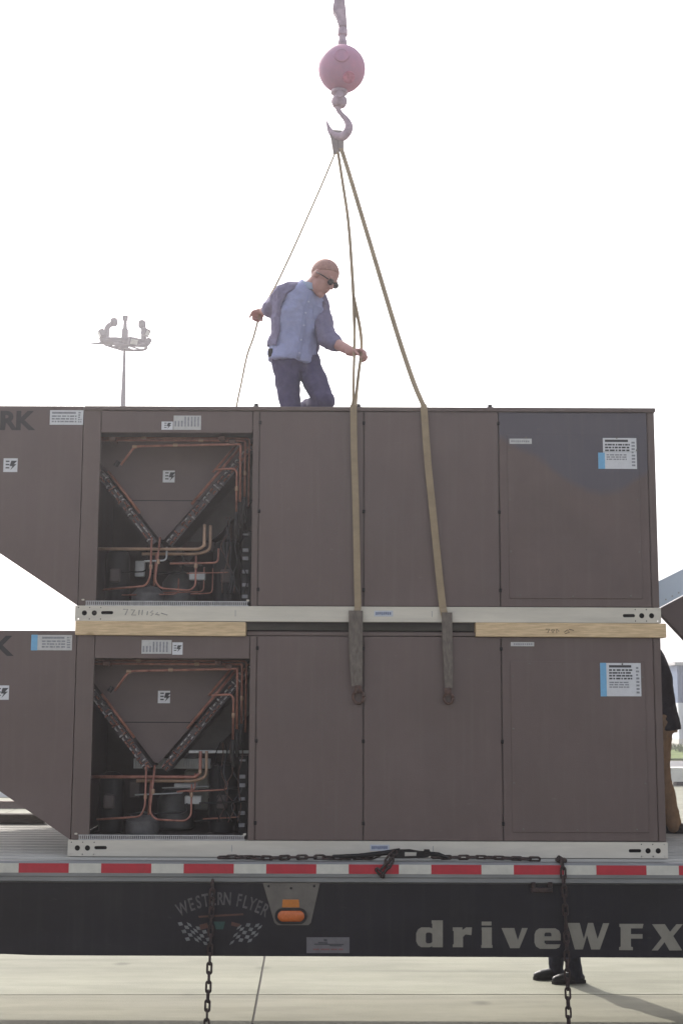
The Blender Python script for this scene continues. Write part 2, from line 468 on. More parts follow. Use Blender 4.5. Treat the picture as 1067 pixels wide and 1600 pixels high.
for k in range(6):
    bm = BM(); xx = p0 + .35 + k * 4
    box(bm, xx, xx + .9, 68.93, 68.99, 1.28, 1.42); mesh('sign_strip', bm, M_bwall, t)

t = tag(thing('concrete_barrier', 'low white concrete barrier on the pavement beyond the right end of the trailer', 'barrier', (19, 35, 0)))
for k in range(3):
    bm = BM(); x0 = 8.2 + k * 3.05
    prism(bm, [(x0, .10), (x0 + 3, .10), (x0 + 3, .42), (x0 + 2.96, .45), (x0 + .04, .45), (x0, .42)], 35, 35.5)
    mesh('block', bm, M_concw, t)
    for q in (.4, 2.2):
        bm = BM(); box(bm, x0 + q, x0 + q + .4, 35.06, 35.44, 0, .10); mesh('foot', bm, M_black, t)
bm = BM()
for k in range(160):
    cx = random.uniform(6, 15); cy = 21 + random.uniform(-2.5, 3); r_ = random.uniform(.05, .26); r = bmesh.ops.create_icosphere(bm, subdivisions=1, radius=1)
    for v in r['verts']:
        n = v.co.normalized(); sc = 1 + random.uniform(-.2, .2); v.co = Vector((n.x * r_ * 1.3 * sc + cx, n.y * r_ * sc + cy, max(0, n.z * r_ * .7 * sc + r_ * .3)))
mesh('rubble', bm, mat('stone_brown', (.21, .17, .125), .9, 0, .3, 4, .5, 12), kind='stuff')

# dark beams lying far behind on the left
t = thing('steel_beam', 'dark steel beam lying on the pavement far behind the deck at the left edge', 'beam', (-9, 27, 0))
bm = BM(); prism(bm, [(0, 0), (.14, 0), (.14, .015), (.08, .015), (.08, .125), (.14, .125), (.14, .14), (0, .14), (0, .125), (.06, .125), (.06, .015), (0, .015)], -11.5, -6.05)
for v in bm.verts: v.co = Vector((v.co.y, 27 + v.co.x, v.co.z))
mesh('i_section', bm, M_rust, t)
bm = BM(); box(bm, -12, -6.45, 30, 30.12, .0, .12, .01)
tag(mesh('white_pipe_rack', bm, M_bwhite), 'white painted bar on the pavement behind the dark steel beam', 'bar')

# added thin fog volume, tinted and back-lit to stand in for lens flare
hm = bpy.data.materials.new('flare_veil_volume'); hm.use_nodes = True
ht = hm.node_tree; ht.nodes.remove(ht.nodes['Principled BSDF'])
hv = ht.nodes.new('ShaderNodeVolumePrincipled'); hv.inputs['Color'].default_value = (.97, .93, .965, 1); hv.inputs['Density'].default_value = VEIL_DENSITY; hv.inputs['Anisotropy'].default_value = .65
ht.links.new(hv.outputs[0], ht.nodes['Material Output'].inputs['Volume'])
bm = BM(); box(bm, -1600, 1600, -1600, 1600, -1.1, 36); mesh('flare_veil', bm, hm, kind='stuff')

# ------------------------------------------------------------------ light mast far behind
Y = 104.0
pb = at(192.5, 640, Y); top = at(195, 545, Y)
mast = thing('light_mast', 'tall grey high mast light with a ring of floodlights beyond the units', 'light mast', (pb.x, Y, 0))
bm = BM(); tube(bm, [(top.x, Y, 0), (top.x, Y, pb.z), (top.x, Y, top.z)], [.36, .2, .085], 12); mesh('pole', bm, M_mast, mast, True)
zt = top.z
bm = BM(); lathe(bm, [(.5, -.06), (.5, .0), (.3, .02), (.3, .6), (.24, .66), (.24, 1.4), (.15, 1.5), (.13, 2.05), (.2, 2.1), (.2, 2.4), (.1, 2.45)], (top.x, Y, zt), n=14); mesh('head_frame', bm, M_mast, mast, 'auto')
bm = BM()
ring = [Vector((top.x + 1.55 * math.cos(a), Y + 1.55 * math.sin(a), zt + .32 - .16 * math.cos(a))) for a in [2 * math.pi * k / 28 for k in range(29)]]
tube(bm, ring, .10, 8)
for a in range(0, 360, 45):
    tube(bm, [(top.x, Y, zt + .3), (top.x + 1.55 * math.cos(R(a)), Y + 1.55 * math.sin(R(a)), zt + .32 - .16 * math.cos(R(a)))], .06, 6)
mesh('ring', bm, M_mast, mast, True)
bm = BM(); box(bm, top.x - 1.5, top.x + 1.5, Y - .45, Y + .45, zt + .34, zt + .66, .08); mesh('gear_tray', bm, M_mast, mast)
bm = BM(); tube(bm, [(top.x - .6, Y - 1.0, zt + .1), (top.x + 1.8, Y - 1.2, zt - .15)], .10, 6); tube(bm, [(top.x - 2.5, Y, zt + .35), (top.x - 1.0, Y, zt + .45)], [.04, .16], 6); mesh('cross_arm', bm, M_mast, mast, True)
for a, h in ((-20, .55), (25, .15), (110, .3), (160, .2), (200, .45), (300, -.35)):
    ca, sa = math.cos(R(a)), math.sin(R(a)); c = Vector((top.x + 1.6 * ca, Y + 1.6 * sa, zt + .55 + h))
    rm = Matrix.Rotation(R(a), 3, 'Z') @ Matrix.Rotation(R(28), 3, 'Y')
    bm = BM()
    for v in box(bm, -.12, .25, -.36, .36, -.27, .27, .05): v.co = rm @ v.co + c
    tube(bm, [c, c - Vector((ca * .1, sa * .1, .25 + h))], .05, 6)
    fl = mesh('floodlight', bm, M_mast, mast)
    bm = BM()
    for v in box(bm, .255, .275, -.26, .26, -.18, .18): v.co = rm @ v.co + c
    mesh('glass', bm, M_galv, fl)
for dx, h0, h1 in ((-1.3, .6, 1.9), (1.35, .6, 1.75)):
    bm = BM(); tube(bm, round_path([(top.x + dx, Y, zt + h0), (top.x + dx, Y, zt + h1 - .3), (top.x + dx + (.45 if dx < 0 else -.15), Y, zt + h1)], .3), [.2] * 7, 8)
    lathe(bm, [(.16, -.3), (.27, -.15), (.27, .18), (.15, .3)], (top.x + dx + (.5 if dx < 0 else -.15), Y, zt + h1 + .05), n=10)
    mesh('bracket', bm, M_mast, mast, 'auto')

# the mast stands about 52 m off: bring the finished model to that size and place
old = mast.location.copy(); YM = 40.0
new = Vector((at(192.5, 640, YM).x, YM, 0)); kf = at(195, 545, YM).z / zt
for o in [c for c in mast.children] + [g for c in mast.children for g in c.children]:
    for v in o.data.vertices: v.co = new + (v.co - old) * kf
    if o.parent == mast: o.matrix_parent_inverse = Matrix.Translation(-new)
mast.location = new

# ------------------------------------------------------------------ trailer
DECK = 1.256; Y0 = 7.66; Y1 = 10.22
tr = thing('flatbed_trailer', 'black sided flatbed trailer with red and white striped edge under the stacked units', 'trailer', (0, 8.95, 0))
pw = .152; k = 0; y = Y0 + .06
pm = None
while y + pw < Y1 - .05:
    if pm is None:
        b2 = BM(); box(b2, -7, 7, .002, pw - .004, -.028, 0, .003)
        for q in range(1, 4): box(b2, -7, 7, q * pw / 4 - .006, q * pw / 4 + .006, -.001, .004, .0015)
        bmesh.ops.recalc_face_normals(b2, faces=b2.faces)
        pm = bpy.data.meshes.new('deck_plank'); b2.to_mesh(pm); b2.free(); pm.materials.append(M_alum)
    o = put('deck_plank', pm, tr); o.matrix_basis = Matrix.Translation((0, y, DECK - .004)); y += pw
for nm, ya, yb in (('edge_rail', Y0, Y0 + .055), ('edge_rail', y + .003, Y1)):
    s = 1 if ya < 8 else -1; f = ya if s > 0 else yb; g = yb if s > 0 else ya
    prof = [(f, DECK - .018), (f + s * .014, DECK - .002), (g, DECK), (g, DECK - .1), (f + s * .02, DECK - .118), (f + s * .004, DECK - .108), (f + s * .004, DECK - .088), (f, DECK - .080)]
    bm = BM(); a = [bm.verts.new((-7, q[0], q[1])) for q in prof]; b = [bm.verts.new((7, q[0], q[1])) for q in prof]
    bm.faces.new(a); bm.faces.new(b)
    for i in range(len(prof)): bm.faces.new((a[i], a[(i + 1) % 8], b[(i + 1) % 8], b[i]))
    rail = mesh(nm, bm, M_rub, tr)
    if s > 0: front_rail = rail
# reflective tape strips on the rail
P = .4572; xr = at(30, 1352, Y0).x; zt0 = at(533, 1366, Y0).z + .0022; zt1 = zt0 + .051
for k in range(-11, 13):
    for x0, ln, mm, lb in ((xr + k * P, .2775, M_red, 'red tape strip'), (xr + k * P + .2780, .1788, M_white, 'white tape strip')):
        bm = BM(); box(bm, x0, x0 + ln, Y0 - .0015, Y0 + .0005, zt0, zt1); mesh('tape_strip', bm, mm, front_rail, label=lb)
# skirts
SB = .745
bm = BM()
xl = at(80, 1495, Y0 + .03).x; xe = at(0, 1487, Y0 + .03).x
cur = [(xl - (xl - (-2.6)) * k / 8, SB + .10 * (k / 8) ** 2) for k in range(9)]
prism(bm, [(7, SB), *cur, (-2.75, SB + .16), (-2.8, SB + .30), (-2.8, DECK - .11), (7, DECK - .11)], Y0 + .028, Y0 + .034)
skirt = mesh('skirt_panel', bm, M_skirt, tr)
bm = BM(); box(bm, -2.6, 7, Y0 + .034, Y0 + .06, SB + .005, SB + .03); mesh('skirt_flange', bm, M_black, tr)
bm = BM(); box(bm, -2.8, 7, Y1 - .04, Y1 - .034, SB, DECK - .11); mesh('skirt_panel', bm, M_skirt, tr)
for yy in (8.45, 9.35):
    bm = BM(); box(bm, -7, 7, yy, yy + .12, .82, 1.15, .01); mesh('main_beam', bm, M_black, tr)
bm = BM()
for k in range(28): box(bm, -6.9 + k * .5, -6.85 + k * .5, Y0 + .07, Y1 - .07, 1.155, DECK - .034)
mesh('cross_members', bm, M_black, tr, kind='stuff')
for xx in (5.4, 6.6):
    for yy in (7.75, 9.85):
        bm = BM(); lathe(bm, [(.2, 0), (.47, .01), (.5, .06), (.5, .22), (.47, .27), (.2, .28)], (xx, yy - .02, .5), Vector((0, 1, 0)), 24); wh = mesh('wheel', bm, M_rubber, tr, 'auto')
        bm = BM(); lathe(bm, [(.28, 0), (.28, .03), (.1, .06), (.1, .2)], (xx, yy - .025, .5), Vector((0, 1, 0)), 20); mesh('rim', bm, M_galv, wh, 'auto')
    bm = BM(); tube(bm, [(xx, 7.8, .5), (xx, 10.1, .5)], .07, 10); box(bm, xx - .05, xx + .05, 8.46, 8.56, .5, .83); box(bm, xx - .05, xx + .05, 9.36, 9.46, .5, .83); mesh('axle', bm, M_black, tr)
for yy in (8.3, 9.5):
    bm = BM(); box(bm, -5.1, -4.96, yy - .07, yy + .07, .04, 1.15, .01); box(bm, -5.2, -4.86, yy - .17, yy + .17, 0, .04); mesh('landing_leg', bm, M_black, tr)

YS = Y0 + .027           # just proud of the skirt


def sk_(px, py):
    p = at(px, py, Y0 + .028); return (p.x, p.z)


# big slab-serif lettering on the skirt
def glyph(bm, loops): filled(bm, [[sk_(*q) for q in lp] for lp in loops], YS - .0005, .0012)


bm = BM()
glyph(bm, [[(674, 1438), (691.5, 1438), (691.5, 1480), (675, 1480), (675, 1478.5), (671, 1480), (658, 1480), (653, 1477), (650, 1471), (650, 1458), (653, 1452), (658, 1449), (671, 1449), (675, 1450.5), (675, 1443), (674, 1443)],
           [(667, 1457), (665, 1459), (665, 1472), (667, 1474), (672, 1474), (675, 1472), (675, 1459), (672, 1457)]])
glyph(bm, [[(707, 1449), (722, 1449), (722, 1453), (728, 1449), (737, 1449), (736, 1461), (727, 1460), (723, 1464), (723, 1480), (707, 1480), (707, 1476), (708.5, 1475), (708.5, 1455), (707, 1454)]])
glyph(bm, [[(752, 1440), (767.5, 1440), (767.5, 1446), (752, 1446)]])
glyph(bm, [[(752, 1449), (768, 1449), (768, 1476), (769, 1477), (769, 1481), (751.5, 1481), (751.5, 1477), (752.5, 1476), (752.5, 1454), (752, 1453)]])
glyph(bm, [[(783, 1450), (803, 1450), (808.5, 1469), (815, 1450), (824, 1450), (811, 1481.5), (796.5, 1481.5)]])
glyph(bm, [[(842, 1450.5), (867, 1450.5), (873, 1454), (875.5, 1460), (875.5, 1469.5), (850, 1469.5), (850, 1473), (853, 1475.5), (875, 1475.5), (873, 1480.5), (868, 1482.5), (843, 1482.5), (837, 1479), (834.5, 1473), (834.5, 1460), (837, 1454)],
           [(852, 1457), (850, 1459), (850, 1463), (861, 1463), (861, 1459), (859, 1457)]])
glyph(bm, [[(886, 1442), (905, 1442), (911.5, 1467), (918, 1442), (926, 1442), (933, 1467), (941.5, 1442.5), (951, 1442.5), (936.5, 1483.5), (923, 1483.5), (916.5, 1461), (910, 1483.5), (897.5, 1483.5)]])
glyph(bm, [[(967, 1443.5), (1004.5, 1443.5), (1003, 1450.5), (985, 1450.5), (985, 1459.5), (1003, 1459.5), (1003, 1466.5), (985, 1466.5), (985, 1479), (988, 1480), (988, 1484.5), (966.5, 1484.5), (966.5, 1480), (969, 1479), (969, 1449), (967, 1448)]])
glyph(bm, [[(1018, 1444), (1038, 1444), (1046, 1456), (1056, 1444), (1066, 1444), (1051, 1462.5), (1065, 1485), (1045, 1485), (1037.5, 1472), (1027, 1485), (1017.5, 1485), (1033, 1465.5)]])
mesh('lettering', bm, M_letter, skirt)
# arched name and crossed chequered flags
bm = BM()
word = 'WESTERN FLYER'; c0 = sk_(346, 1545); rad = .505
ang = [-26.5, -20.4, -15.6, -11.0, -6.2, -1.6, 3.0, 0, 10.6, 15.0, 19.3, 23.6, 28.2]
for ch, a in zip(word, ang):
    if ch == ' ': continue
    a *= .985
    text(bm, ch, c0[0] + rad * math.sin(R(a)) * .94, c0[1] + rad * math.cos(R(a)) - .056, YS, .098, .62, .0015, .0012, R(a) * .9, 'CENTER')
mesh('lettering', bm, M_letterd, skirt)
fl_w, fl_d, fl_o = BM(), BM(), BM()
for (cx, cy, tilt) in ((306, 1459, 1), (386, 1458, -1)):
    for i in range(6):
        for j in range(5):
            if (i + j) % 2: continue
            u = (i - 3) * 7.6; v = (j - 2.5) * 6.6
            q = []
            for du, dv in ((0, 0), (6.6, 0), (6.6, 5.6), (0, 5.6)):
                uu = u + du; vv = v + dv
                q.append(sk_(cx + uu * .92 + tilt * vv * .42, cy + vv * .90 + tilt * uu * .16 + 2.2 * math.sin(uu * .16)))
            filled(fl_w, [q], YS - .0004, .001)
for q in ([(334, 1440), (352, 1440), (349, 1452), (338, 1452)],): filled(fl_d, [[sk_(*z) for z in q]], YS - .0004, .001)
for q in ([(312, 1445), (324, 1442), (326, 1450), (313, 1453)], [(362, 1440), (376, 1444), (374, 1449), (361, 1446)], [(310, 1431), (380, 1427), (381, 1430), (311, 1434)]):
    filled(fl_o, [[sk_(*z) for z in q]], YS - .0004, .001)
mesh('flag_emblem', fl_w, mat('emblem_white', (.15, .15, .15), .5, 0, .35, 30), skirt, kind='stuff')
mesh('emblem_green', fl_d, mat('emblem_green', (.02, .06, .05), .5, 0, .3, 20), skirt)
mesh('emblem_red', fl_o, mat('emblem_red', (.075, .03, .022), .5, 0, .3, 20), skirt)
# marker light bracket
bm = BM(); prism(bm, [sk_(*q) for q in ((411, 1379), (500, 1379), (486, 1441), (482, 1445), (434, 1445), (429, 1441))], YS - .012, YS)
brk = mesh('marker_bracket', bm, M_bracket, tr)
bm = BM(); q = [sk_(*z) for z in ((442, 1405), (467, 1405), (468, 1417), (441, 1417))]; prism(bm, q, YS - .018, YS - .011); mesh('reflector', bm, M_refl, brk)


def oval(cx, cz, a, b, n=28):
    out = []
    for k in range(n):
        th = 2 * math.pi * k / n; x = b * math.cos(th) + math.copysign(a - b, math.cos(th)); out.append((cx + x, cz + b * math.sin(th)))
    return out


lc = sk_(455, 1430.5)
bm = BM(); filled(bm, [oval(*lc, .089, .043), oval(*lc, .074, .029)], YS - .024, .014); mesh('grommet', bm, M_rubber, brk)
bm = BM()
for i, (s, yy) in enumerate(((1, -.018), (.93, -.027), (.6, -.032))):
    pass
o1 = oval(*lc, .075, .030)
prv = None
for s, yy in ((1, -.014), (1, -.022), (.93, -.029), (.55, -.033), (.05, -.034)):
    rg = [bm.verts.new((lc[0] + (x - lc[0]) * s, YS + yy, lc[1] + (z - lc[1]) * s)) for x, z in o1]
    if prv:
        for k in range(len(rg)): bm.faces.new((prv[k], prv[(k + 1) % len(rg)], rg[(k + 1) % len(rg)], rg[k]))
    prv = rg
bm.faces.new(prv); mesh('marker_lamp', bm, M_orange, brk, True)
for q in ((455, 1387), (420, 1384), (491, 1384), (456, 1420)):
    bm = BM(); c = sk_(*q); lathe(bm, [(.007, 0), (.007, .004), (.004, .006)], (c[0], YS - .011, c[1]), Vector((0, -1, 0)), 10); mesh('screw', bm, M_black, brk)
# maker's plate
bm = BM(); prism(bm, [sk_(*q) for q in ((479, 1464.5), (546, 1464.5), (546, 1489), (479, 1489))], YS - .003, YS)
pl = mesh('maker_plate', bm, mat('plate_grey', (.15, .14, .15), .45, .2, .15, 20), skirt)
bm = BM()
for a, b, z0, h in ((491, 537, 1474, 2.0), (497, 512, 1471.5, 2), (515, 534, 1476.5, 1.6), (506, 511, 1466.5, 4)):
    filled(bm, [[sk_(a, z0), sk_(b, z0 + .6), sk_(b, z0 + .6 + h), sk_(a, z0 + h)]], YS - .0042, .001)
mesh('plate_script', bm, M_print, pl)
bm = BM()
for a, b in ((489, 499), (501, 515), (517, 527), (529, 536)): filled(bm, [[sk_(a, 1482), sk_(b, 1482), sk_(b, 1484.5), sk_(a, 1484.5)]], YS - .0042, .001)
mesh('plate_line', bm, mat('plate_red', (.18, .08, .08), .5, 0, .2, 20), pl)
# winch bracket hint under the rail
bm = BM()
for q in ((832, 1383), (858, 1383)):
    c = sk_(*q); box(bm, c[0] - .012, c[0] + .012, YS - .03, YS, c[1] - .02, c[1] + .02, .003)
c = sk_(845, 1390); box(bm, c[0] - .06, c[0] + .06, YS - .034, YS, c[1] - .012, c[1] + .012, .004); mesh('winch_bracket', bm, M_chain, tr)


# ------------------------------------------------------------------ roof-top units
def pipe(parent, pts, r, m=None, name='copper_pipe', rr=.03):
    bm = BM(); tube(bm, round_path(pts, rr), r, 8); return mesh(name, bm, m or M_copper, parent, True)


def sticker(parent, x0, x1, z0, z1, y, mm=None, name='warning_label'):
    bm = BM(); box(bm, x0, x1, y - .0012, y - .0002, z0, z1); return mesh(name, bm, mm or M_sticker, parent)


def lines(parent, rects, y, mm, name='label_print'):
    bm = BM()
    for x0, x1, z0, z1 in rects: box(bm, x0, x1, y - .002, y - .0013, z0, z1)
    return mesh(name, bm, mm, parent)


def bolt_mark(parent, cx, cz, s, y):
    """the black shock symbol of a warning label"""
    bm = BM()
    filled(bm, [[(cx + a * s, cz + b * s) for a, b in ((-.12, .42), (.42, .42), (.12, .10), (.36, .10), (-.18, -.46), (.0, -.08), (-.26, -.08))]], y - .002, .0008)
    for k in range(3): box(bm, cx - .62 * s, cx - .28 * s, y - .002, y - .0013, cz + (.3 - k * .3) * s, cz + (.42 - k * .3) * s)
    mesh('label_print', bm, M_print, parent)


def greek(x0, x1, z0, z1, rows, rnd):
    out = []; h = (z1 - z0) / rows
    for r in range(rows):
        x = x0; zz = z1 - r * h
        while x < x1 - .004:
            l = rnd.uniform(.008, .03); e = min(x + l, x1)
            out.append((x, e, zz - h * .68, zz - h * .12)); x = e + rnd.uniform(.003, .007)
    return out


def make_unit(B, upper, label):
    F = 7.9; rnd = random.Random(3 if upper else 5)
    u = thing('rooftop_unit', label, 'air conditioner', (.15, F + 1.12, B), 'stacked brown rooftop air conditioners')
    D = 2.25
    H0, H1 = 1.262, 1.287

    def Bx(bm, x0, x1, y0, y1, z0, z1, bev=0): box(bm, x0, x1, F + y0, F + y1, B + z0, B + z1, bev)

    # inner carcass round the open bay
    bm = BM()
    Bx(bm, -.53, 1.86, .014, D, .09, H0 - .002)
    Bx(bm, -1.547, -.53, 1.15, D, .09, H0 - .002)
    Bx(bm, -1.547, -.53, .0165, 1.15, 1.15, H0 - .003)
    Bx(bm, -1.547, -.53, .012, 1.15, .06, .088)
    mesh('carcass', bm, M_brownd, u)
    # hood and left post
    sl = .655
    bm = BM(); prism(bm, [(-1.548, B + .092), (-2.95, B + .092 + sl * 1.40), (-2.95, B + H1), (-1.548, B + H1)], F, F + D); mesh('hood', bm, M_brown, u)
    bm = BM(); Bx(bm, -1.544, -1.44, 0, .03, .092, H1 - .004, .003); mesh('corner_post', bm, M_brown2, u)
    # posts
    bm = BM(); Bx(bm, -.53, -.494, -.004, .012, .092, H0 - .002, .002); mesh('mid_post', bm, M_brown2, u)
    # fascia above the bay
    bm = BM(); Bx(bm, -1.437, -.534, .0, .016, 1.128, H0 - .002, .002); fas = mesh('fascia_panel', bm, M_brown, u)
    # front panels
    for x0, x1 in ((-.49, .1285), (.1345, .9325)):
        bm = BM(); Bx(bm, x0, x1, -.001, .012, .094, H0 - .002, .003); mesh('side_panel', bm, M_brown, u)
    mm = M_stain if upper else M_brown
    bm = BM(); Bx(bm, .9385, 1.823, -.001, .012, .094, H0 - .002, .003)
    rp = mesh('side_panel', bm, mm, u, label='water marked side panel with the big label' if upper else 'side panel with the big label')
    bm = BM(); Bx(bm, .987, 1.772, -.006, .0, .142, 1.122, .003); ap = mesh('access_panel', bm, mm, rp)
    for xx, zz in ((1.0, 1.03), (1.0, .73), (1.0, .42), (1.05, .16), (1.36, .155), (1.70, .16), (1.757, 1.03), (1.757, .73), (1.757, .42), (1.10, 1.105), (1.64, 1.105)):
        bm = BM(); lathe(bm, [(.0055, 0), (.0055, .003), (.003, .004)], (xx, F - .006, B + zz), Vector((0, -1, 0)), 8); mesh('screw', bm, M_bracket, ap)
    bm = BM(); Bx(bm, 1.826, 1.868, -.003, D, .092, H0 - .002, .003); mesh('corner_post', bm, M_brown2, u)
    # seam latches
    for xx in (.1315, .9355, -.488):
        for zz in (1.19, .655, .19):
            bm = BM(); Bx(bm, xx - .008, xx + .008, -.010, .0, zz - .011, zz + .011, .003); mesh('latch', bm, M_black, u)
    # roof cap: on the lower unit it stops short of the timbers
    if upper:
        bm = BM(); Bx(bm, -1.54, 1.875, -.012, D + .01, H0, H1, .003); mesh('roof_cap', bm, M_brown2, u)
        for px in (400, 560, 766):
            p = at(px, 634, F); bm = BM(); lathe(bm, [(.022, 0), (.022, .008), (.012, .010), (.014, .022), (.008, .026)], (p.x, F + .03, B + H1), n=12); mesh('lifting_knob', bm, M_black, u, 'auto')
    else:
        bm = BM(); Bx(bm, -1.54, 1.87, .2, D, H0, H0 + .002); Bx(bm, -.55, .79, .004, D - .1, H0 + .002, H1, .003); mesh('roof_cap', bm, M_brown2, u)
    # base rail: front channel with lifting holes
    bm = BM()
    x0, x1, z0, z1 = -1.557, 1.872, B + .001, B + .09
    holes = [circ(x0 + .055, B + .047, .0155), circ(x0 + .113, B + .047, .0155), circ(x0 + .188, B + .049, .010, 16, .026),
             circ(x1 - .055, B + .043, .0155), circ(x1 - .113, B + .043, .0155), circ(x1 - .188, B + .043, .010, 16, .026)]
    for bx in (x0 + .02, x0 + .085, x0 + .15, x1 - .02, x1 - .085, x1 - .15): holes += [circ(bx, B + .012, .004, 8), circ(bx, B + .079, .004, 8)]
    filled(bm, [[(x0, z0), (x1, z0), (x1, z1), (x0, z1)]] + holes, F - .018, .005)
    box(bm, x0, x1, F - .0128, F + .05, z1 - .004, z1); box(bm, x0, x1, F - .0128, F + .05, z0, z0 + .004)
    br = mesh('base_rail', bm, M_rail, u)
    bm = BM(); Bx(bm, -1.54, 1.86, .06, .07, .006, .086); Bx(bm, -1.54, 1.86, D - .06, D - .005, .001, .09); Bx(bm, -1.545, -1.50, .07, D - .06, .001, .09); Bx(bm, 1.82, 1.865, .07, D - .06, .001, .09); Bx(bm, -1.5, 1.82, .07, D - .06, .06, .07)
    mesh('base_frame', bm, M_black, u)
    # welded joint lines of the rail
    for xx in (-.62, .53):
        bm = BM(); Bx(bm, xx, xx + .003, -.0186, -.017, .03, .066); mesh('seam', bm, M_printg, br)
    # part sticker on the rail
    c = at(599, 959, F) if upper else at(593, 1324, F)
    st = sticker(br, c.x - .055, c.x + .055, c.z - .017, c.z + .017, F - .018, mat('faded_sticker', (.48, .50, .55), .5, 0, .1, 30), 'part_label')
    lines(st, [(c.x - .045 + k * .0115, c.x - .038 + k * .0115, c.z - .008 + (k % 3) * .001, c.z + .009) for k in range(8)], F - .018, mat('ink_blue', (.08, .11, .22), .6, 0, .3, 60))
    if upper:   # chalk numbers scribbled on the rail
        bm = BM()
        strokes = [[(193, 952), (200, 952), (196, 961)], [(205, 953), (211, 953), (206, 961), (213, 961)], [(218, 953), (217, 961)], [(223, 953), (222, 961)],
                   [(231, 955), (230, 961)], [(239, 954), (235, 957), (240, 959), (236, 962)], [(247, 957), (243, 960), (250, 961)], [(252, 958), (262, 961)]]
        for s in strokes: tube(bm, [at(q[0], q[1], F - .0186) for q in s], .0028, 5)
        mesh('scribble', bm, mat('grey_marker', (.30, .28, .27), .8, 0, .3, 40), br)
    # perforated lip under the bay
    bm = BM()
    Bx(bm, -1.50, -.545, -.006, .012, .0905, .096); Bx(bm, -1.50, -.545, -.004, .010, .115, .120)
    for k in range(80): Bx(bm, -1.498 + k * .0119, -1.4925 + k * .0119, -.0035, .0095, .096, .115)
    mesh('perforated_lip', bm, mat('lip_metal', (.42, .41, .41), .5, .4, .2, 40), u)
    for xx in (-1.515, -.548):
        bm = BM(); Bx(bm, xx - .008, xx + .008, -.008, .012, .1205, .130, .002); mesh('clip', bm, M_rail, u)

    # ---- inside the bay
    yb = .17
    bm = BM(); prism(bm, [(-1.54, B + 1.148), (-.532, B + 1.148), (-.58, B + 1.10), (-1.08, B + .515), (-1.11, B + .515), (-1.47, B + .97), (-1.54, B + 1.05)], F + yb + .09, F + yb + .10)
    vp = mesh('divider_panel', bm, M_vpan, u)
    bm = BM(); Bx(bm, -1.31, -.84, yb + .086, yb + .089, .752, .757); mesh('seam', bm, M_dark, vp)
    s = sticker(vp, -1.098, -1.025, B + .868, B + .942, F + yb + .09)
    bolt_mark(s, -1.045, B + .905, .062, F + yb + .09)
    for (a, b) in (((-1.475, .955), (-1.115, .495)), ((-.555, 1.115), (-1.065, .495))):
        A = Vector((a[0], 0, a[1])); Bv = Vector((b[0], 0, b[1])); d = (Bv - A).normalized(); n = Vector((d.z, 0, -d.x))
        if n.z > 0: n = -n
        w_ = .048
        q = [A, Bv, Bv + n * w_, A + n * w_]
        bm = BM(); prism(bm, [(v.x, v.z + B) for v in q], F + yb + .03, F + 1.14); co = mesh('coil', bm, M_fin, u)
        L = (Bv - A).length; nb = 24; c1, c2 = BM(), BM()
        for k in range(nb):
            p = A + d * (L * (k + .5) / nb)
            for off in (.012, .036):
                if rnd.random() < .12: continue
                cc = p + n * off
                if cc.x < -1.53: continue
                r = .0105; pts = []
                dd = (d if rnd.random() < .7 else n)
                for j in range(7):
                    th = math.pi * j / 6
                    pts.append(Vector((cc.x, F + yb + .03, B + cc.z)) + Vector((dd.x, 0, dd.z)) * (math.cos(th) * r) + Vector((0, -1, 0)) * (math.sin(th) * .03))
                tube(c1 if rnd.random() < .5 else c2, pts, .0045, 5)
        mesh('return_bends', c1, M_copper, co, True, kind='stuff'); mesh('tube_ends', c2, mat('tube_silver', (.55, .52, .52), .35, .6, .2, 40), co, True, kind='stuff')
        # header pipe along the slope
        e0 = A + d * .06 - n * .022; e1 = A + d * (L * .66) - n * .022
        pipe(co, [(e0.x, F + yb, B + e0.z), (e1.x, F + yb, B + e1.z)], .0085)
        if a[0] > -1:
            e0 = A + d * .10 - n * .05; e1 = A + d * .3 - n * .05
            pipe(co, [(e0.x, F + yb, B + e0.z), (e1.x, F + yb, B + e1.z)], .007)
    # wide grey underside of the right coil
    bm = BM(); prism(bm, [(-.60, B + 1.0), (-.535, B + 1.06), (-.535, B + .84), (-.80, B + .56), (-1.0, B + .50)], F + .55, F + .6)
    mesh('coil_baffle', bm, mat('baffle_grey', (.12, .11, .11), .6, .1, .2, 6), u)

    def V(x, y, z): return Vector((x, F + y, B + z))

    y1, y2, y3 = .06, .09, .12
    pipe(u, [V(-1.50, y3, 1.118), V(-.575, y3, 1.118), V(-.560, y3, 1.11), V(-.560, y3, .70)], .006)
    pipe(u, [V(-1.50, y2, 1.098), V(-.59, y2, 1.098), V(-.582, y2, 1.09), V(-.582, y2, .75)], .0072)
    pipe(u, [V(-1.325, y1, .94), V(-1.245, y1, 1.055), V(-.63, y1, 1.07), V(-.608, y1, 1.07), V(-.606, y1, .72)], .0072)
    pipe(u, [V(-.76, y1, .915), V(-.645, y1, .922), V(-.628, y1, .90), V(-.628, y1, .66)], .0065)
    for xx, zz in ((-1.38, 1.098), (-.72, 1.106), (-.66, 1.085)):
        bm = BM(); Bx(bm, xx - .02, xx + .02, .05, .16, zz - .014, zz + .014, .004); mesh('pipe_clamp', bm, M_rust, u)
    bm = BM(); tube(bm, [V(-1.34, .07, .965), V(-1.36, .07, .935)], .014, 8); mesh('valve', bm, M_black, u)
    # lower pipework
    yl = .12
    pipe(u, [V(-1.46, yl, .44), V(-.85, yl, .44), V(-.822, yl, .462), V(-.822, yl, .59)], .0095, M_brass if upper else M_copper)
    pipe(u, [V(-1.2, yl + .04, .415), V(-.86, yl + .04, .415), V(-.79, yl + .04, .44), V(-.79, yl + .04, .59)], .009, M_brass)
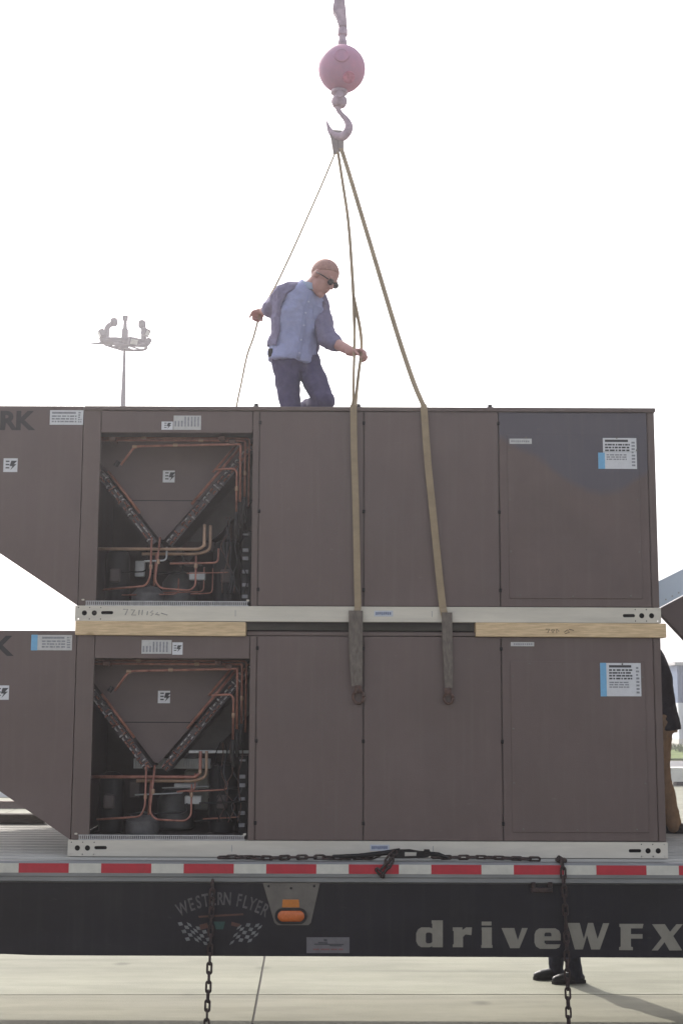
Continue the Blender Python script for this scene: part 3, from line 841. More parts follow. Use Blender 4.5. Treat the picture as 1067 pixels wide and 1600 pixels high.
    pipe(u, [V(-1.135, .10, .51), V(-1.135, .08, .27), V(-1.16, .08, .215), V(-1.42, .12, .195)], .006)
    pipe(u, [V(-1.085, .10, .51), V(-1.105, .07, .24), V(-1.07, .07, .2), V(-.9, .10, .19), V(-.87, .12, .22), V(-.87, .12, .40)], .006)
    pipe(u, [V(-1.11, .14, .42), V(-1.12, .14, .22)], .007)
    bm = BM(); Bx(bm, -1.27, -.80, .5, .56, .47, .53)
    if not upper:
        for k in range(30): Bx(bm, -1.265 + k * .0155, -1.256 + k * .0155, .485, .5, .475, .525)
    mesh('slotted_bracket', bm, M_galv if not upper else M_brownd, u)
    for xx, rr, zz in ((-1.37, .075, .46), (-.70, .085, .52)):
        bm = BM(); lathe(bm, [(rr * .8, 0), (rr, .01), (rr, zz - .16), (rr * .85, zz - .12), (rr * .4, zz - .10)], V(xx, .32, .10), n=22); cp = mesh('compressor', bm, M_black, u, 'auto')
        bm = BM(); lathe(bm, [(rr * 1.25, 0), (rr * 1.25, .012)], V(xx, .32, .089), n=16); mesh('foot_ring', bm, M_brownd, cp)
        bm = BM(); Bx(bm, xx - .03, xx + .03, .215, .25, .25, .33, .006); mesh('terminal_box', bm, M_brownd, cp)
    # faint light body of a second compressor at the back
    bm = BM(); lathe(bm, [(.09, 0), (.115, .02), (.115, .19), (.07, .25), (.03, .26)], V(-1.02, .62, .09), n=18); mesh('receiver', bm, mat('receiver_grey', (.11, .105, .10), .5, .2, .3, 10), u, 'auto')
    bm = BM(); lathe(bm, [(.08, 0), (.10, .02), (.10, .09), (.06, .13), (.02, .14)], V(-1.17, .25, .09), n=18); mesh('filter_drier', bm, mat('drier_grey', (.10, .095, .095), .5, .1, .4, 14), u, 'auto')
    if not upper:
        bm = BM(); Bx(bm, -.985, -.83, .75, .77, .2, .45, .01); mesh('back_plate', bm, mat('plate_pale', (.33, .32, .28), .6, 0, .15, 9), u)
        bm = BM(); Bx(bm, -.90, -.545, .20, .23, .575, .592, .002)
        for k in range(10): Bx(bm, -.89 + k * .034, -.87 + k * .034, .194, .1995, .578, .589)
        mesh('cross_bar', bm, M_galv, u)
    # small bore tubes, wiring, insulation and brackets that fill the bay
    for k in range(9):
        x0 = rnd.uniform(-1.40, -.75); z0 = rnd.uniform(.16, .40); yy_ = rnd.uniform(.10, .30)
        l_ = rnd.uniform(.10, .34); z1 = z0 + rnd.uniform(-.05, .12)
        pipe(u, [V(x0, yy_, z0), V(x0 + l_ * .6, yy_ + .02, z0 + .005), V(x0 + l_, yy_ + .04, z0 + .01), V(x0 + l_, yy_ + .05, z1 + .06)], rnd.choice((.0035, .0045, .006)), rnd.choice((M_copper, M_copper, M_galv, M_black)), 'small_tube')
    for k in range(7):
        x0 = -.66 + rnd.uniform(-.05, .09); pts = [V(x0, .15, .64)]
        for q in range(5): pts.append(V(x0 + rnd.uniform(-.035, .035), .15 + rnd.uniform(-.02, .04), .56 - q * .095))
        bm = BM(); tube(bm, spline(pts, 4), .0035, 5); mesh('wire', bm, rnd.choice((M_black, M_print, M_black, M_rust)), u, True)
    for xx, z0, z1 in ((-.628, .50, .66), (-.606, .56, .72), (-.582, .60, .75)):
        bm = BM(); tube(bm, [V(xx, .075, z1), V(xx - .004, .08, (z0 + z1) / 2), V(xx + .004, .09, z0)], .0125, 8); mesh('pipe_insulation', bm, M_rubber, u, True)
    for xx, yy_, zz_ in ((-1.245, .06, 1.053), (-1.0, .06, 1.063), (-.85, .09, 1.098), (-1.2, .12, 1.118), (-.822, .12, .47), (-1.135, .09, .33), (-1.09, .08, .36), (-.87, .12, .34), (-.628, .06, .8), (-.582, .09, .9)):
        bm = BM(); ax = Vector((1, 0, 0)) if zz_ > 1 else Vector((0, 0, 1)); lathe(bm, [(.0085, -.014), (.0105, -.010), (.0105, .010), (.0085, .014)], V(xx, yy_, zz_), ax, 10); mesh('pipe_joint', bm, M_brass, u, 'auto')
    for x0, z0, w_b, h_b, y_b in ((-1.0, .36, .14, .03, .34), (-.93, .27, .10, .05, .30), (-1.28, .30, .06, .10, .42), (-.80, .20, .06, .10, .40)):
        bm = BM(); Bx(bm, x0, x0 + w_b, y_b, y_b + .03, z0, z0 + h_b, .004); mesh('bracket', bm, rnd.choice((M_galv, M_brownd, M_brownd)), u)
    # terminal strip at the right of the bay
    bm = BM(); Bx(bm, -.60, -.545, .18, .26, .11, .56, .004); tb = mesh('terminal_strip', bm, M_black, u)
    for k, zz in enumerate((.53, .43, .38, .30, .22, .15)):
        bm = BM(); Bx(bm, -.595, -.56, .165, .179, zz, zz + (.012 if k == 0 else .022), .002); mesh('terminal_block', bm, mat('terminal_grey', (.24, .235, .25), .5, 0, .3, 30), tb)

    # ---- labels
    if upper:
        s = sticker(fas, -1.078, -1.01, B + 1.145, B + 1.195, F, M_sticker); bolt_mark(s, -1.035, B + 1.170, .042, F)
        s = sticker(fas, -1.006, -.842, B + 1.145, B + 1.232, F, M_stickerg, 'instruction_label')
    else:
        s = sticker(fas, -.985, -.925, B + 1.150, B + 1.222, F, M_sticker); bolt_mark(s, -.948, B + 1.186, .045, F)
        s = sticker(fas, -1.165, -.99, B + 1.155, B + 1.235, F, M_stickerg, 'instruction_label')
    X0 = -1.0 if upper else -1.158
    lines(s, [(X0 + k * .0195, X0 + k * .0195 + .010, B + 1.165, B + (1.225 if k > 2 else 1.20)) for k in range(8)], F, M_printg)
    # big data label
    if upper:
        x0, x1, z0, z1 = 1.557, 1.757, B + .917, B + 1.104
        s = sticker(ap, x0, x1, z0, z1, F - .006, name='data_label')
        lines(s, [(x0 + .012, x1 - .05, z1 - .024, z1 - .010)] + greek(x0 + .012, x1 - .04, z1 - .085, z1 - .034, 3, rnd), F - .006, M_print)
        lines(s, greek(x0 + .02, x1 - .06, z0 + .05, z0 + .09, 3, rnd) + greek(x1 - .03, x1 - .01, z0 + .01, z1 - .02, 8, rnd) + [(x0, x1, z0 + .102, z0 + .104)], F - .006, M_printg)
        bs = sticker(ap, x0 - .030, x0 + .010, z0, z0 + .098, F - .007, M_blue, 'blue_label_band')
    else:
        x0, x1, z0, z1 = 1.512, 1.747, B + .919, B + 1.111
        s = sticker(ap, x0, x1, z0, z1, F - .006, name='data_label')
        lines(s, [(x0 + .05, x1 - .055, z1 - .026, z1 - .012)] + greek(x0 + .05, x1 - .05, z1 - .10, z1 - .034, 4, rnd), F - .006, M_print)
        lines(s, greek(x0 + .05, x1 - .07, z0 + .045, z0 + .085, 3, rnd) + greek(x1 - .028, x1 - .010, z0 + .01, z1 - .02, 8, rnd), F - .006, M_printg)
        sticker(s, x0 - .002, x0 + .034, z0 - .001, z1 + .001, F - .0072, M_blue, 'blue_label_band')
    if upper: s = sticker(ap, 1.0, 1.133, B + 1.066, B + 1.098, F - .006, M_stickerg, 'part_label'); yl = F - .006
    else: s = sticker(rp, .992, 1.129, B + 1.207, B + 1.231, F - .001, M_stickerg, 'part_label'); yl = F - .001
    zc = (B + 1.082) if upper else (B + 1.219)
    lines(s, [(1.01 + k * .0125, 1.018 + k * .0125, zc - .005, zc + .005) for k in range(9)], yl, M_printg)
    # hood labels, shock label and maker's name
    hx = (-1.747, -1.547, B + 1.173, B + 1.262) if upper else (-1.81, -1.572, B + 1.173, B + 1.262)
    hood = [c for c in u.children if c.name.startswith('hood')][0]
    s = sticker(hood, *hx, F, M_sticker if upper else M_stickerg, 'data_label')
    ox = 0 if upper else .05
    lines(s, [(hx[0] + ox + .012, hx[1] - .045, hx[3] - .022, hx[3] - .010)] + greek(hx[0] + ox + .012, hx[1] - .04, hx[2] + .01, hx[3] - .03, 3, rnd) + greek(hx[1] - .03, hx[1] - .01, hx[2] + .01, hx[3] - .01, 5, rnd), F, M_printg)
    if not upper: sticker(s, hx[0] - .001, hx[0] + .036, hx[2] - .001, hx[3] + .001, F - .0012, M_blue, 'blue_label_band')
    lx = -1.972
    s = sticker(hood, lx - .042, lx + .042, B + .885, B + .968, F); bolt_mark(s, lx + .012, B + .926, .065, F)
    bm = BM(); text(bm, 'YORK', -1.846 if upper else -1.925, B + 1.145, F - .0008, .155, 1.06, .006, .0012, 0, 'RIGHT', .95)
    mesh('name_lettering', bm, mat('lettering_dark', (.026, .022, .025), .6, 0, .35, 25), hood)
    return u


make_unit(DECK, False, 'lower brown rooftop air conditioner standing on the striped trailer deck under the timbers')
make_unit(2.60, True, 'upper brown rooftop air conditioner in slings with a man kneeling on its roof')

# timbers between the two
def timber(x0, x1, z0, z1, label, marks, wedge=0):
    bm = BM(); box(bm, x0, x1, 7.876, 7.975, z0, z1, .003)
    for v in bm.verts: v.co.z += .002 * math.sin(v.co.x * 3)
    o = mesh('timber', bm, M_wood); tag(o, label, 'timber', 'pine timbers between the units')
    for s in marks:
        bm = BM(); tube(bm, [at(q[0], q[1], 7.8755) for q in s], .0022, 5); mesh('pencil_mark', bm, mat('timber_ink', (.14, .10, .07), .8, 0, .3, 60), o)
    return o


zT = DECK + 1.2602
timber(at(118, 985, 7.88).x, at(384, 985, 7.88).x, zT, 2.5985, 'left pine timber above the lower open coil bay', [])
timber(at(743, 985, 7.88).x, at(1040, 985, 7.88).x, zT, 2.5985, 'right pine timber with a pencilled mark by the panel with the big label',
       [[(852, 983), (858, 983), (855, 989)], [(861, 985), (863, 989), (866, 984), (861, 984)], [(869, 983), (869, 989), (873, 986), (869, 983)], [(881, 988), (886, 984), (889, 988), (882, 990)], [(888, 983), (896, 985)]])
# sleepers on the far side of the deck
a = at(5, 1286, 9.85); b = at(70, 1286, 9.85)
bm = BM(); box(bm, -2.55, b.x, 9.84, 9.95, DECK + .006, DECK + .07, .006); tag(mesh('dunnage', bm, mat('old_timber', (.06, .05, .042), .9, 0, .3, 8, .5, 40, streak=(1, 8, 8))), 'dark weathered dunnage beam on the far edge of the deck at left', 'timber')

# neighbouring machine whose hood shows at the right edge
t = thing('neighbour_unit', 'brown machine housing with a pale sloping hood flashing poking in at the right edge', 'air conditioner', (3.4, 9.3, DECK))
Yh = 8.7
x0 = at(1092, 900, 10.6).x; pe = 533.5 + (at(1092, 900, 10.6).x / at(1067, 900, Yh).x) * (1067 - 533.5)
dx = pe - 1026
q = [at(*z, Yh) for z in ((1026, 953), (pe, 953 - .53 * dx), (pe, 953 + 1.06 * dx))]
bm = BM(); prism(bm, [(p.x, p.z) for p in q], Yh, Yh + .07); hd = mesh('hood', bm, M_brown, t)
bm = BM(); tube(bm, [(q[0].x, Yh - .004, q[0].z), (q[2].x, Yh - .004, q[2].z)], .008, 6); mesh('hood_edge', bm, M_brown2, hd)
q = [at(*z, Yh) for z in ((1026, 951), (1026, 910), (pe, 910 - .5 * dx), (pe, 951 - .53 * dx))]
bm = BM()
aa = [bm.verts.new((p.x, Yh - .012 + (.12 if i in (1, 2) else 0), p.z)) for i, p in enumerate(q)]
r = bmesh.ops.extrude_face_region(bm, geom=[bm.faces.new(aa)])
for v in r['geom']:
    if isinstance(v, bmesh.types.BMVert): v.co.y += .01
fl = mesh('hood_flashing', bm, M_pale, t)
for px in (1040, 1050, 1060, 1072):
    p = at(px, 951 - (px - 1026) * .53 - 7, Yh); bm = BM(); lathe(bm, [(.005, 0), (.005, .004)], (p.x, Yh + .010, p.z), Vector((0, -1, 0)), 8); mesh('screw', bm, M_galv, fl)
bm = BM(); box(bm, x0 + .002, x0 + 2.2, 8.3, 10.1, DECK + .09, 3.75, .006); mesh('body', bm, M_brown, t)
bm = BM(); box(bm, x0, x0 + 2.2, 8.28, 10.1, DECK + .001, DECK + .088, .004); mesh('base_rail', bm, M_rail, t)

# ------------------------------------------------------------------ crane hook, ball, slings
YH = 9.0
K = 1 / 222.0
hb = thing('crane_hook', 'mauve headache ball with its hook hanging from the crane rope above the units', 'crane hook', at(531, 212, YH))
c = at(534, 108, YH); rb = 37.2 * K
bm = BM(); bmesh.ops.create_uvsphere(bm, u_segments=40, v_segments=24, radius=rb)
for v in bm.verts:
    d = abs(v.co.z) / rb
    v.co = v.co + c
ball = mesh('ball', bm, M_ball, hb, True)
bm = BM(); lathe(bm, [(.055, 0), (.053, .012), (.04, .016), (.038, .013), (.02, .013)], c + Vector((0, -.975, .14)).normalized() * (rb * .965), Vector((0, -.975, .14)).normalized(), 18); mesh('bolt_cover', bm, M_ball, ball, 'auto')
bm = BM(); dv = Vector((.30, -.66, -.69)).normalized(); cc = c + dv * rb * .965; lathe(bm, [(.045, 0), (.043, .011), (.03, .0125)], cc, dv, 16); mesh('red_mark', bm, mat('mark_red', (.48, .19, .28), .6, 0, .3, 25), ball)


def K2(px, py): return at(px, py, YH)


bm = BM()
lathe(bm, [(.030, 0), (.034, .015), (.032, .04), (.026, .05), (.026, .075), (.036, .082), (.036, .125), (.028, .135)], Vector((K2(535, 70).x, YH, K2(535, 72).z)), n=18)
mesh('becket', bm, M_iron, hb, 'auto')
bm = BM(); q = [K2(*z) for z in ((529, 44), (542, 44), (541, 24), (538, 10), (539, 2), (538, -40), (524, -40), (523, 6), (519, 17), (524, 24), (528, 30))]
prism(bm, [(p.x, p.z) for p in q], YH - .035, YH + .035)
bmesh.ops.bevel(bm, geom=list(bm.edges), offset=.006, segments=2, affect='EDGES'); mesh('wedge_socket', bm, M_iron, hb)
bm = BM(); p = K2(533, -40)
for k in range(6):
    a0 = k * math.pi / 3; tube(bm, [p + Vector((.007 * math.cos(a0 + j * .7), .007 * math.sin(a0 + j * .7), -.02 + j * .05)) for j in range(60)], .0065, 5)
mesh('wire_rope', bm, M_iron, hb, True)
bm = BM(); lathe(bm, [(.058, 0), (.058, -.02), (.044, -.03), (.040, -.045), (.054, -.06), (.058, -.085), (.044, -.115), (.02, -.12)], Vector((K2(530, 142).x, YH, K2(530, 142).z)), n=20); mesh('swivel', bm, M_iron, hb, 'auto')
bm = BM(); cs = K2(531, 153); lathe(bm, [(.026, -.07), (.026, .07)], cs, Vector((0, 1, 0)), 14); mesh('swivel_pin', bm, M_iron, hb, 'auto')
hp = [(527, 164), (529, 172), (534, 179), (541, 187), (545, 197), (542, 207), (534, 214), (524, 213), (517, 206), (513, 198), (510.5, 189)]
hr = [5.0, 4.0, 3.8, 5.0, 6.6, 7.2, 7.2, 6.4, 4.8, 3.0, .9]
pts = spline([K2(*q) for q in hp], 4); rads = []
for i in range(len(pts)):
    f_ = i / 4; j = min(int(f_), len(hr) - 2); rads.append((hr[j] * (1 - (f_ - j)) + hr[j + 1] * (f_ - j)) * K)
bm = BM(); tube(bm, pts, rads, 12); mesh('hook', bm, M_iron, hb, True)

SX = Vector((1, 0, 0)); SY = Vector((0, 1, 0))
RT = 2.60 + 1.287 + .006


def sling(name, label, pts, wid, sides, sleeve=None, eye=None, extra=None, bundle=None):
    o = thing(name, label, 'lifting strap', pts[-1], 'lifting straps on the hook')
    bm = BM(); ribbon(bm, pts, wid, .007, sides)
    if extra: ribbon(bm, extra[0], extra[1], .006, extra[2])
    mesh('webbing', bm, M_strap, o)
    if bundle:
        bm = BM(); ribbon(bm, bundle[0], bundle[1], .022, Vector((1, .25, 0))); mesh('hook_loop', bm, mat('webbing_worn', (.27, .235, .23), .9, 0, .15, 20, .1, 100), o)
    if sleeve:
        bm = BM(); ribbon(bm, sleeve[0], sleeve[1], .022, SX); mesh('wear_sleeve', bm, M_sleeve, o)
    if eye is not None:
        bm = BM(); c, rx, rz, tr_ = eye
        tube(bm, [c + Vector((rx * math.cos(2 * math.pi * k / 20), -.004 * math.cos(k), rz * math.sin(2 * math.pi * k / 20))) for k in range(21)], tr_, 8)
        lathe(bm, [(.018, -.02), (.022, 0), (.02, .025)], c + Vector((-.004, -.003, rz + .005)), n=10)
        mesh('end_eye', bm, M_rust, o, True)
    return o


F = 7.9; YF = F - .022
e1 = at(552, 637, F - .012); e2 = at(661.5, 637, F - .012)
edge1 = [Vector((e1.x, F + .05, RT + .012)), Vector((e1.x, F - .006, RT + .002)), Vector((e1.x + .001, F - .020, RT - .02))]
edge2 = [Vector((e2.x, F + .05, RT + .025)), Vector((e2.x, F - .006, RT + .003)), Vector((e2.x + .002, F - .020, RT - .02))]
YR = F - .026
# strap in the man's hand: runs, splits round his hand, meets again at the roof edge
main = [at(528, 238, 8.97), at(536, 290, 8.8), at(544, 345, 8.66), at(549, 410, 8.48), at(553, 480, 8.30), at(553.5, 540, 8.13), at(552.5, 590, 8.02)] + edge1 + \
       [at(553, 700, YF), at(556, 800, YF), at(558, 900, YF), at(559, 945, YF), at(558, 955, YR - .010), at(556, 972, YR - .012)]
sl1 = spline(main, 3)
n1 = len(sl1)
sd = [(Vector((.75, .66, 0)) if i < n1 * .3 else (Vector((.45, -.9, 0)) if i < n1 * .45 else SX)) for i in range(n1)]
wd = [.026 if i < n1 * .55 else .040 for i in range(n1)]
ex = spline([at(552, 462, 8.345), at(559, 495, 8.25), at(564, 525, 8.16), at(564.5, 550, 8.10), at(560, 585, 8.03), at(556, 625, 7.95), at(555, 637, 7.90)], 3)
sling('lifting_strap', 'olive lifting strap gripped by the kneeling man, running down past the panel seam', sl1, wd, sd,
      ([at(556, 954, YR - .012), at(555.5, 1000, F - .03), at(556.5, 1040, F - .03), at(557.5, 1072, F - .026)], [.082, .082, .074, .062]),
      (at(560, 1089, F - .022), .030, .037, .0095), (ex, .030, Vector((.5, -.85, 0))), ([K2(525, 204), K2(525.5, 212), K2(526, 224), K2(526.5, 240)], [.088, .092, .066, .030]))
main = [at(533, 232, 8.97), at(545, 270, 8.87), at(566, 340, 8.70), at(590, 420, 8.5), at(620, 520, 8.25), at(645, 595, 8.05)] + edge2 + \
       [at(668, 720, YF), at(676, 800, YF), at(686, 900, YF), at(691, 945, YF), at(693, 956, YR - .010), at(697, 972, YR - .012)]
sl2 = spline(main, 3); n2 = len(sl2)
sling('lifting_strap', 'olive lifting strap slanting down the middle side panel to the right', sl2, [.034 if i < n2 * .55 else .042 for i in range(n2)],
      [Vector((.93, .36, 0)) if i < n2 * .5 else SX for i in range(n2)],
      ([at(698, 957, YR - .012), at(698.5, 1000, F - .03), at(700, 1045, F - .03), at(701, 1075, F - .026)], [.060, .060, .054, .046]),
      (at(700.5, 1091, F - .022), .025, .030, .0095), None, ([K2(531, 210), K2(532, 220), K2(533, 236)], [.045, .045, .034]))
bk = [at(524, 238, 9.0), at(503, 288, 9.0), at(480, 340, 8.97), at(455, 396, 8.9), at(430, 448, 8.82), at(408, 487, 8.74), at(396, 528, 8.95), at(386, 556, 9.15), at(377, 600, 9.5), at(370, 634, 9.75), at(362, 690, 10.0)]
bk += [Vector((at(358, 735, 10.15).x, 10.13, RT + .006)), Vector((at(358, 735, 10.15).x, 10.175, RT - .03)), Vector((at(358, 735, 10.15).x + .02, 10.18, 2.7))]
sl3 = spline(bk, 3); n3 = len(sl3)
sling('lifting_strap', 'thin lifting strap running behind the man to the far roof edge', sl3, [.012 for i in range(n3)], [Vector((.6, .8, 0)) if i < n3 * .85 else SX for i in range(n3)], None, None, None, ([K2(521, 208), K2(523, 224), K2(524, 240)], [.04, .045, .03]))

# ------------------------------------------------------------------ chains
def link_mesh(L, r, wd):
    bm = BM(); pts = []
    h = L / 2 - wd / 2
    for k in range(16):
        a0 = 2 * math.pi * k / 16
        pts.append(Vector((wd / 2 * math.cos(a0), 0, wd / 2 * math.sin(a0) + (h if math.sin(a0) > 0 else -h))))
    n = 6; rings = []
    for i, p in enumerate(pts):
        t_ = (pts[(i + 1) % 16] - pts[i - 1]).normalized(); u_ = Vector((0, 1, 0)); v_ = t_.cross(u_)
        rings.append([bm.verts.new(p + (u_ * math.cos(2 * math.pi * k / n) + v_ * math.sin(2 * math.pi * k / n)) * r) for k in range(n)])
    for i in range(16):
        a0, b0 = rings[i], rings[(i + 1) % 16]
        for k in range(n): bm.faces.new((a0[k], a0[(k + 1) % n], b0[(k + 1) % n], b0[k]))
    bmesh.ops.recalc_face_normals(bm, faces=bm.faces)
    me = bpy.data.meshes.new('link'); bm.to_mesh(me); bm.free(); me.materials.append(M_chain)
    for p in me.polygons: p.use_smooth = True
    return me


LINK = link_mesh(.062, .0062, .026)


def chain(parent, pts, twist0=0, step=.0495):
    pts = [Vector(p) for p in pts]
    # resample
    acc = 0; i = 0; pos = []; seg = [(b - a).length for a, b in zip(pts, pts[1:])]; tot = sum(seg); d = step / 2
    while d < tot:
        s = d; k = 0
        while s > seg[k]: s -= seg[k]; k += 1
        pos.append((pts[k].lerp(pts[k + 1], s / seg[k]), (pts[k + 1] - pts[k]).normalized())); d += step
    for j, (p, t_) in enumerate(pos):
        q = Vector((0, 0, 1)).rotation_difference(t_)
        o = put('link', LINK, parent)
        tw = (.25 if j % 2 else 1.35) + random.uniform(-.18, .18) + twist0
        o.matrix_basis = Matrix.Translation(p) @ q.to_matrix().to_4x4() @ Matrix.Rotation(tw, 4, 'Z')


YC = Y0 - .018
ch = thing('hanging_chain', 'rusty chain hanging over the chequered flag emblem on the black skirt', 'chain', at(331, 1378, YC), 'chains hanging from the deck edge')
chain(ch, [at(332, 1376, Y0 + .0), at(332, 1392, YC), at(330, 1440, YC + .012), at(328, 1500, YC + .012), at(323.5, 1590, YC + .012), at(321, 1660, YC + .012)])
ch = thing('hanging_chain', 'rusty chain hanging over the white stripe and the big lettering on the right', 'chain', at(880, 1345, YC), 'chains hanging from the deck edge')
chain(ch, [at(871, 1341, Y0 + .05), at(877, 1344.5, Y0 - .005), at(879, 1356, Y0 - .012), at(881, 1390, YC), at(884, 1450, YC + .008), at(886, 1530, YC + .008), at(888, 1600, YC + .008), at(889, 1660, YC + .008)])
bm = BM(); p = at(876, 1342, Y0 + .04); box(bm, p.x - .03, p.x + .03, p.y - .03, p.y + .03, DECK, DECK + .022, .006); mesh('chain_hook', bm, M_chain, ch)
ch = thing('load_chain', 'dark chain lying along the deck in front of the lower white rail', 'chain', (0, Y0 + .08, DECK))
zc = DECK + .010
YD = Y0 + .09


def dk(px, py=None): return Vector((at(px, 1341, YD).x, YD + random.uniform(-.02, .02), zc + random.uniform(0, .008)))


chain(ch, [dk(x) for x in (342, 380, 420, 460, 500, 540)], .4)
chain(ch, [dk(x) for x in (540, 560, 580)] + [at(597, 1334, YD - .02)], .4)
chain(ch, [dk(x) for x in (676, 710, 750, 790, 838)], .4)
chain(ch, [at(618, 1330, YD - .05), at(609, 1340, Y0 - .01), at(600, 1352, Y0 - .02), at(592, 1362, Y0 - .02), at(597, 1368, Y0 - .022), at(605, 1357, Y0 - .022), at(611, 1345, Y0 - .014)], .2)
lb = thing('load_binder', 'black lever load binder resting on the deck chain below the rail sticker', 'load binder', at(620, 1334, YD - .02))
zz = lambda px, py: at(px, py, YD - .03)
bm = BM(); tube(bm, [zz(520, 1338), zz(560, 1337), zz(600, 1333), zz(625, 1329.5)], [.009, .012, .014, .016], 8); mesh('lever', bm, M_black, lb, True)
bm = BM()
loops = [[zz(q[0], q[1]) for q in ((612, 1328), (640, 1327), (656, 1330), (672, 1330), (673, 1336), (668, 1339), (640, 1341), (610, 1341))], [zz(q[0], q[1]) for q in ((632, 1331), (651, 1331.5), (650, 1337.5), (632, 1338))]]
filled(bm, [[(p.x, p.z) for p in l] for l in loops], YD - .045, .03); mesh('ratchet_frame', bm, M_black, lb)
bm = BM(); tube(bm, [zz(655, 1333), zz(685, 1335), zz(700, 1340)], [.013, .012, .007], 8); box(bm, zz(662, 1331).x, zz(671, 1331).x, YD - .05, YD - .02, zz(664, 1332).z, zz(664, 1327).z, .003); mesh('tension_hook', bm, M_black, lb)

# ------------------------------------------------------------------ people
def flesh(name, bm, m, parent, voxel=.007, smooth=4, wrinkle=0.0, wscale=.09):
    me = bpy.data.meshes.new(name); bmesh.ops.recalc_face_normals(bm, faces=bm.faces); bm.to_mesh(me); bm.free()
    o = bpy.data.objects.new('tmp', me); COL.objects.link(o)
    r = o.modifiers.new('r', 'REMESH'); r.mode = 'VOXEL'; r.voxel_size = voxel
    if smooth:
        s = o.modifiers.new('s', 'SMOOTH'); s.factor = .5; s.iterations = smooth
    if wrinkle:
        tx = bpy.data.textures.get('folds') or bpy.data.textures.new('folds', 'CLOUDS'); tx.noise_scale = wscale; tx.noise_depth = 2
        d = o.modifiers.new('d', 'DISPLACE'); d.texture = tx; d.strength = wrinkle; d.mid_level = .5; d.texture_coords = 'LOCAL'
    dg = bpy.context.evaluated_depsgraph_get(); dg.update()
    me2 = bpy.data.meshes.new_from_object(o.evaluated_get(dg))
    bpy.data.objects.remove(o); bpy.data.meshes.remove(me)
    me2.name = name; me2.materials.clear()
    for p in me2.polygons: p.use_smooth = True
    return put(name, me2, parent, m)


def limb(bm, pts, rad, n=16, flat=False):
    """tapered rounded limb; flat leaves the ends cut square (cuffs, hems)"""
    pts = [Vector(p) for p in pts]; P_, R_ = [], []
    if not flat:
        d0 = (pts[0] - pts[1]).normalized()
        for a in (80, 55, 28): P_.append(pts[0] + d0 * rad[0] * math.sin(R(a))); R_.append(rad[0] * math.cos(R(a)))
    P_ += pts; R_ += list(rad)
    if not flat:
        d1 = (pts[-1] - pts[-2]).normalized()
        for a in (28, 55, 80): P_.append(pts[-1] + d1 * rad[-1] * math.sin(R(a))); R_.append(rad[-1] * math.cos(R(a)))
    tube(bm, P_, R_, n)


def ell(bm, c, ax, rr, n=16):
    """ellipsoid with axes ax (3 vectors) and radii rr"""
    r = bmesh.ops.create_uvsphere(bm, u_segments=n, v_segments=n // 2 + 2, radius=1)
    for v in r['verts']:
        v.co = Vector(c) + ax[0] * (v.co.x * rr[0]) + ax[1] * (v.co.y * rr[1]) + ax[2] * (v.co.z * rr[2])


def loft(bm, secs, left, a0=0.0, a1=360.0, n=28, thick=None):
    """torso: secs = (centre, half width, half depth); left = body's left direction; optionally an open shell"""
    cs = [Vector(s[0]) for s in secs]; rings = []; inner = []
    full = thick is None
    for i, (c, rx, ry) in enumerate(secs):
        t_ = (cs[min(i + 1, len(cs) - 1)] - cs[max(i - 1, 0)]).normalized()
        l = (left - t_ * left.dot(t_)).normalized(); f = l.cross(t_)      # forward
        lst, lin = [], []
        for k in range(n if full else n + 1):
            a = R(a0 + (a1 - a0) * k / n)
            ca, sa = math.cos(a), math.sin(a)
            e = .85
            x = math.copysign(abs(ca) ** e, ca); y_ = math.copysign(abs(sa) ** e, sa)
            lst.append(bm.verts.new(Vector(c) + l * (x * rx) + f * (y_ * ry)))
            if not full: lin.append(bm.verts.new(Vector(c) + l * (x * (rx - thick)) + f * (y_ * (ry - thick))))
        rings.append(lst); inner.append(lin)
    m_ = len(rings[0])
    for a, b in zip(rings, rings[1:]):
        for k in range(m_ if full else m_ - 1): bm.faces.new((a[k], a[(k + 1) % m_], b[(k + 1) % m_], b[k]))
    if full: bm.faces.new(rings[0]); bm.faces.new(rings[-1][::-1])
    else:
        for a, b in zip(inner, inner[1:]):
            for k in range(m_ - 1): bm.faces.new((a[k], b[k], b[k + 1], a[k + 1]))
        for A, Bq in ((rings[0], inner[0]), (rings[-1], inner[-1])):
            for k in range(m_ - 1): bm.faces.new((A[k], Bq[k], Bq[k + 1], A[k + 1]))
        for k in (0, m_ - 1):
            for i in range(len(rings) - 1): bm.faces.new((rings[i][k], rings[i + 1][k], inner[i + 1][k], inner[i][k]))


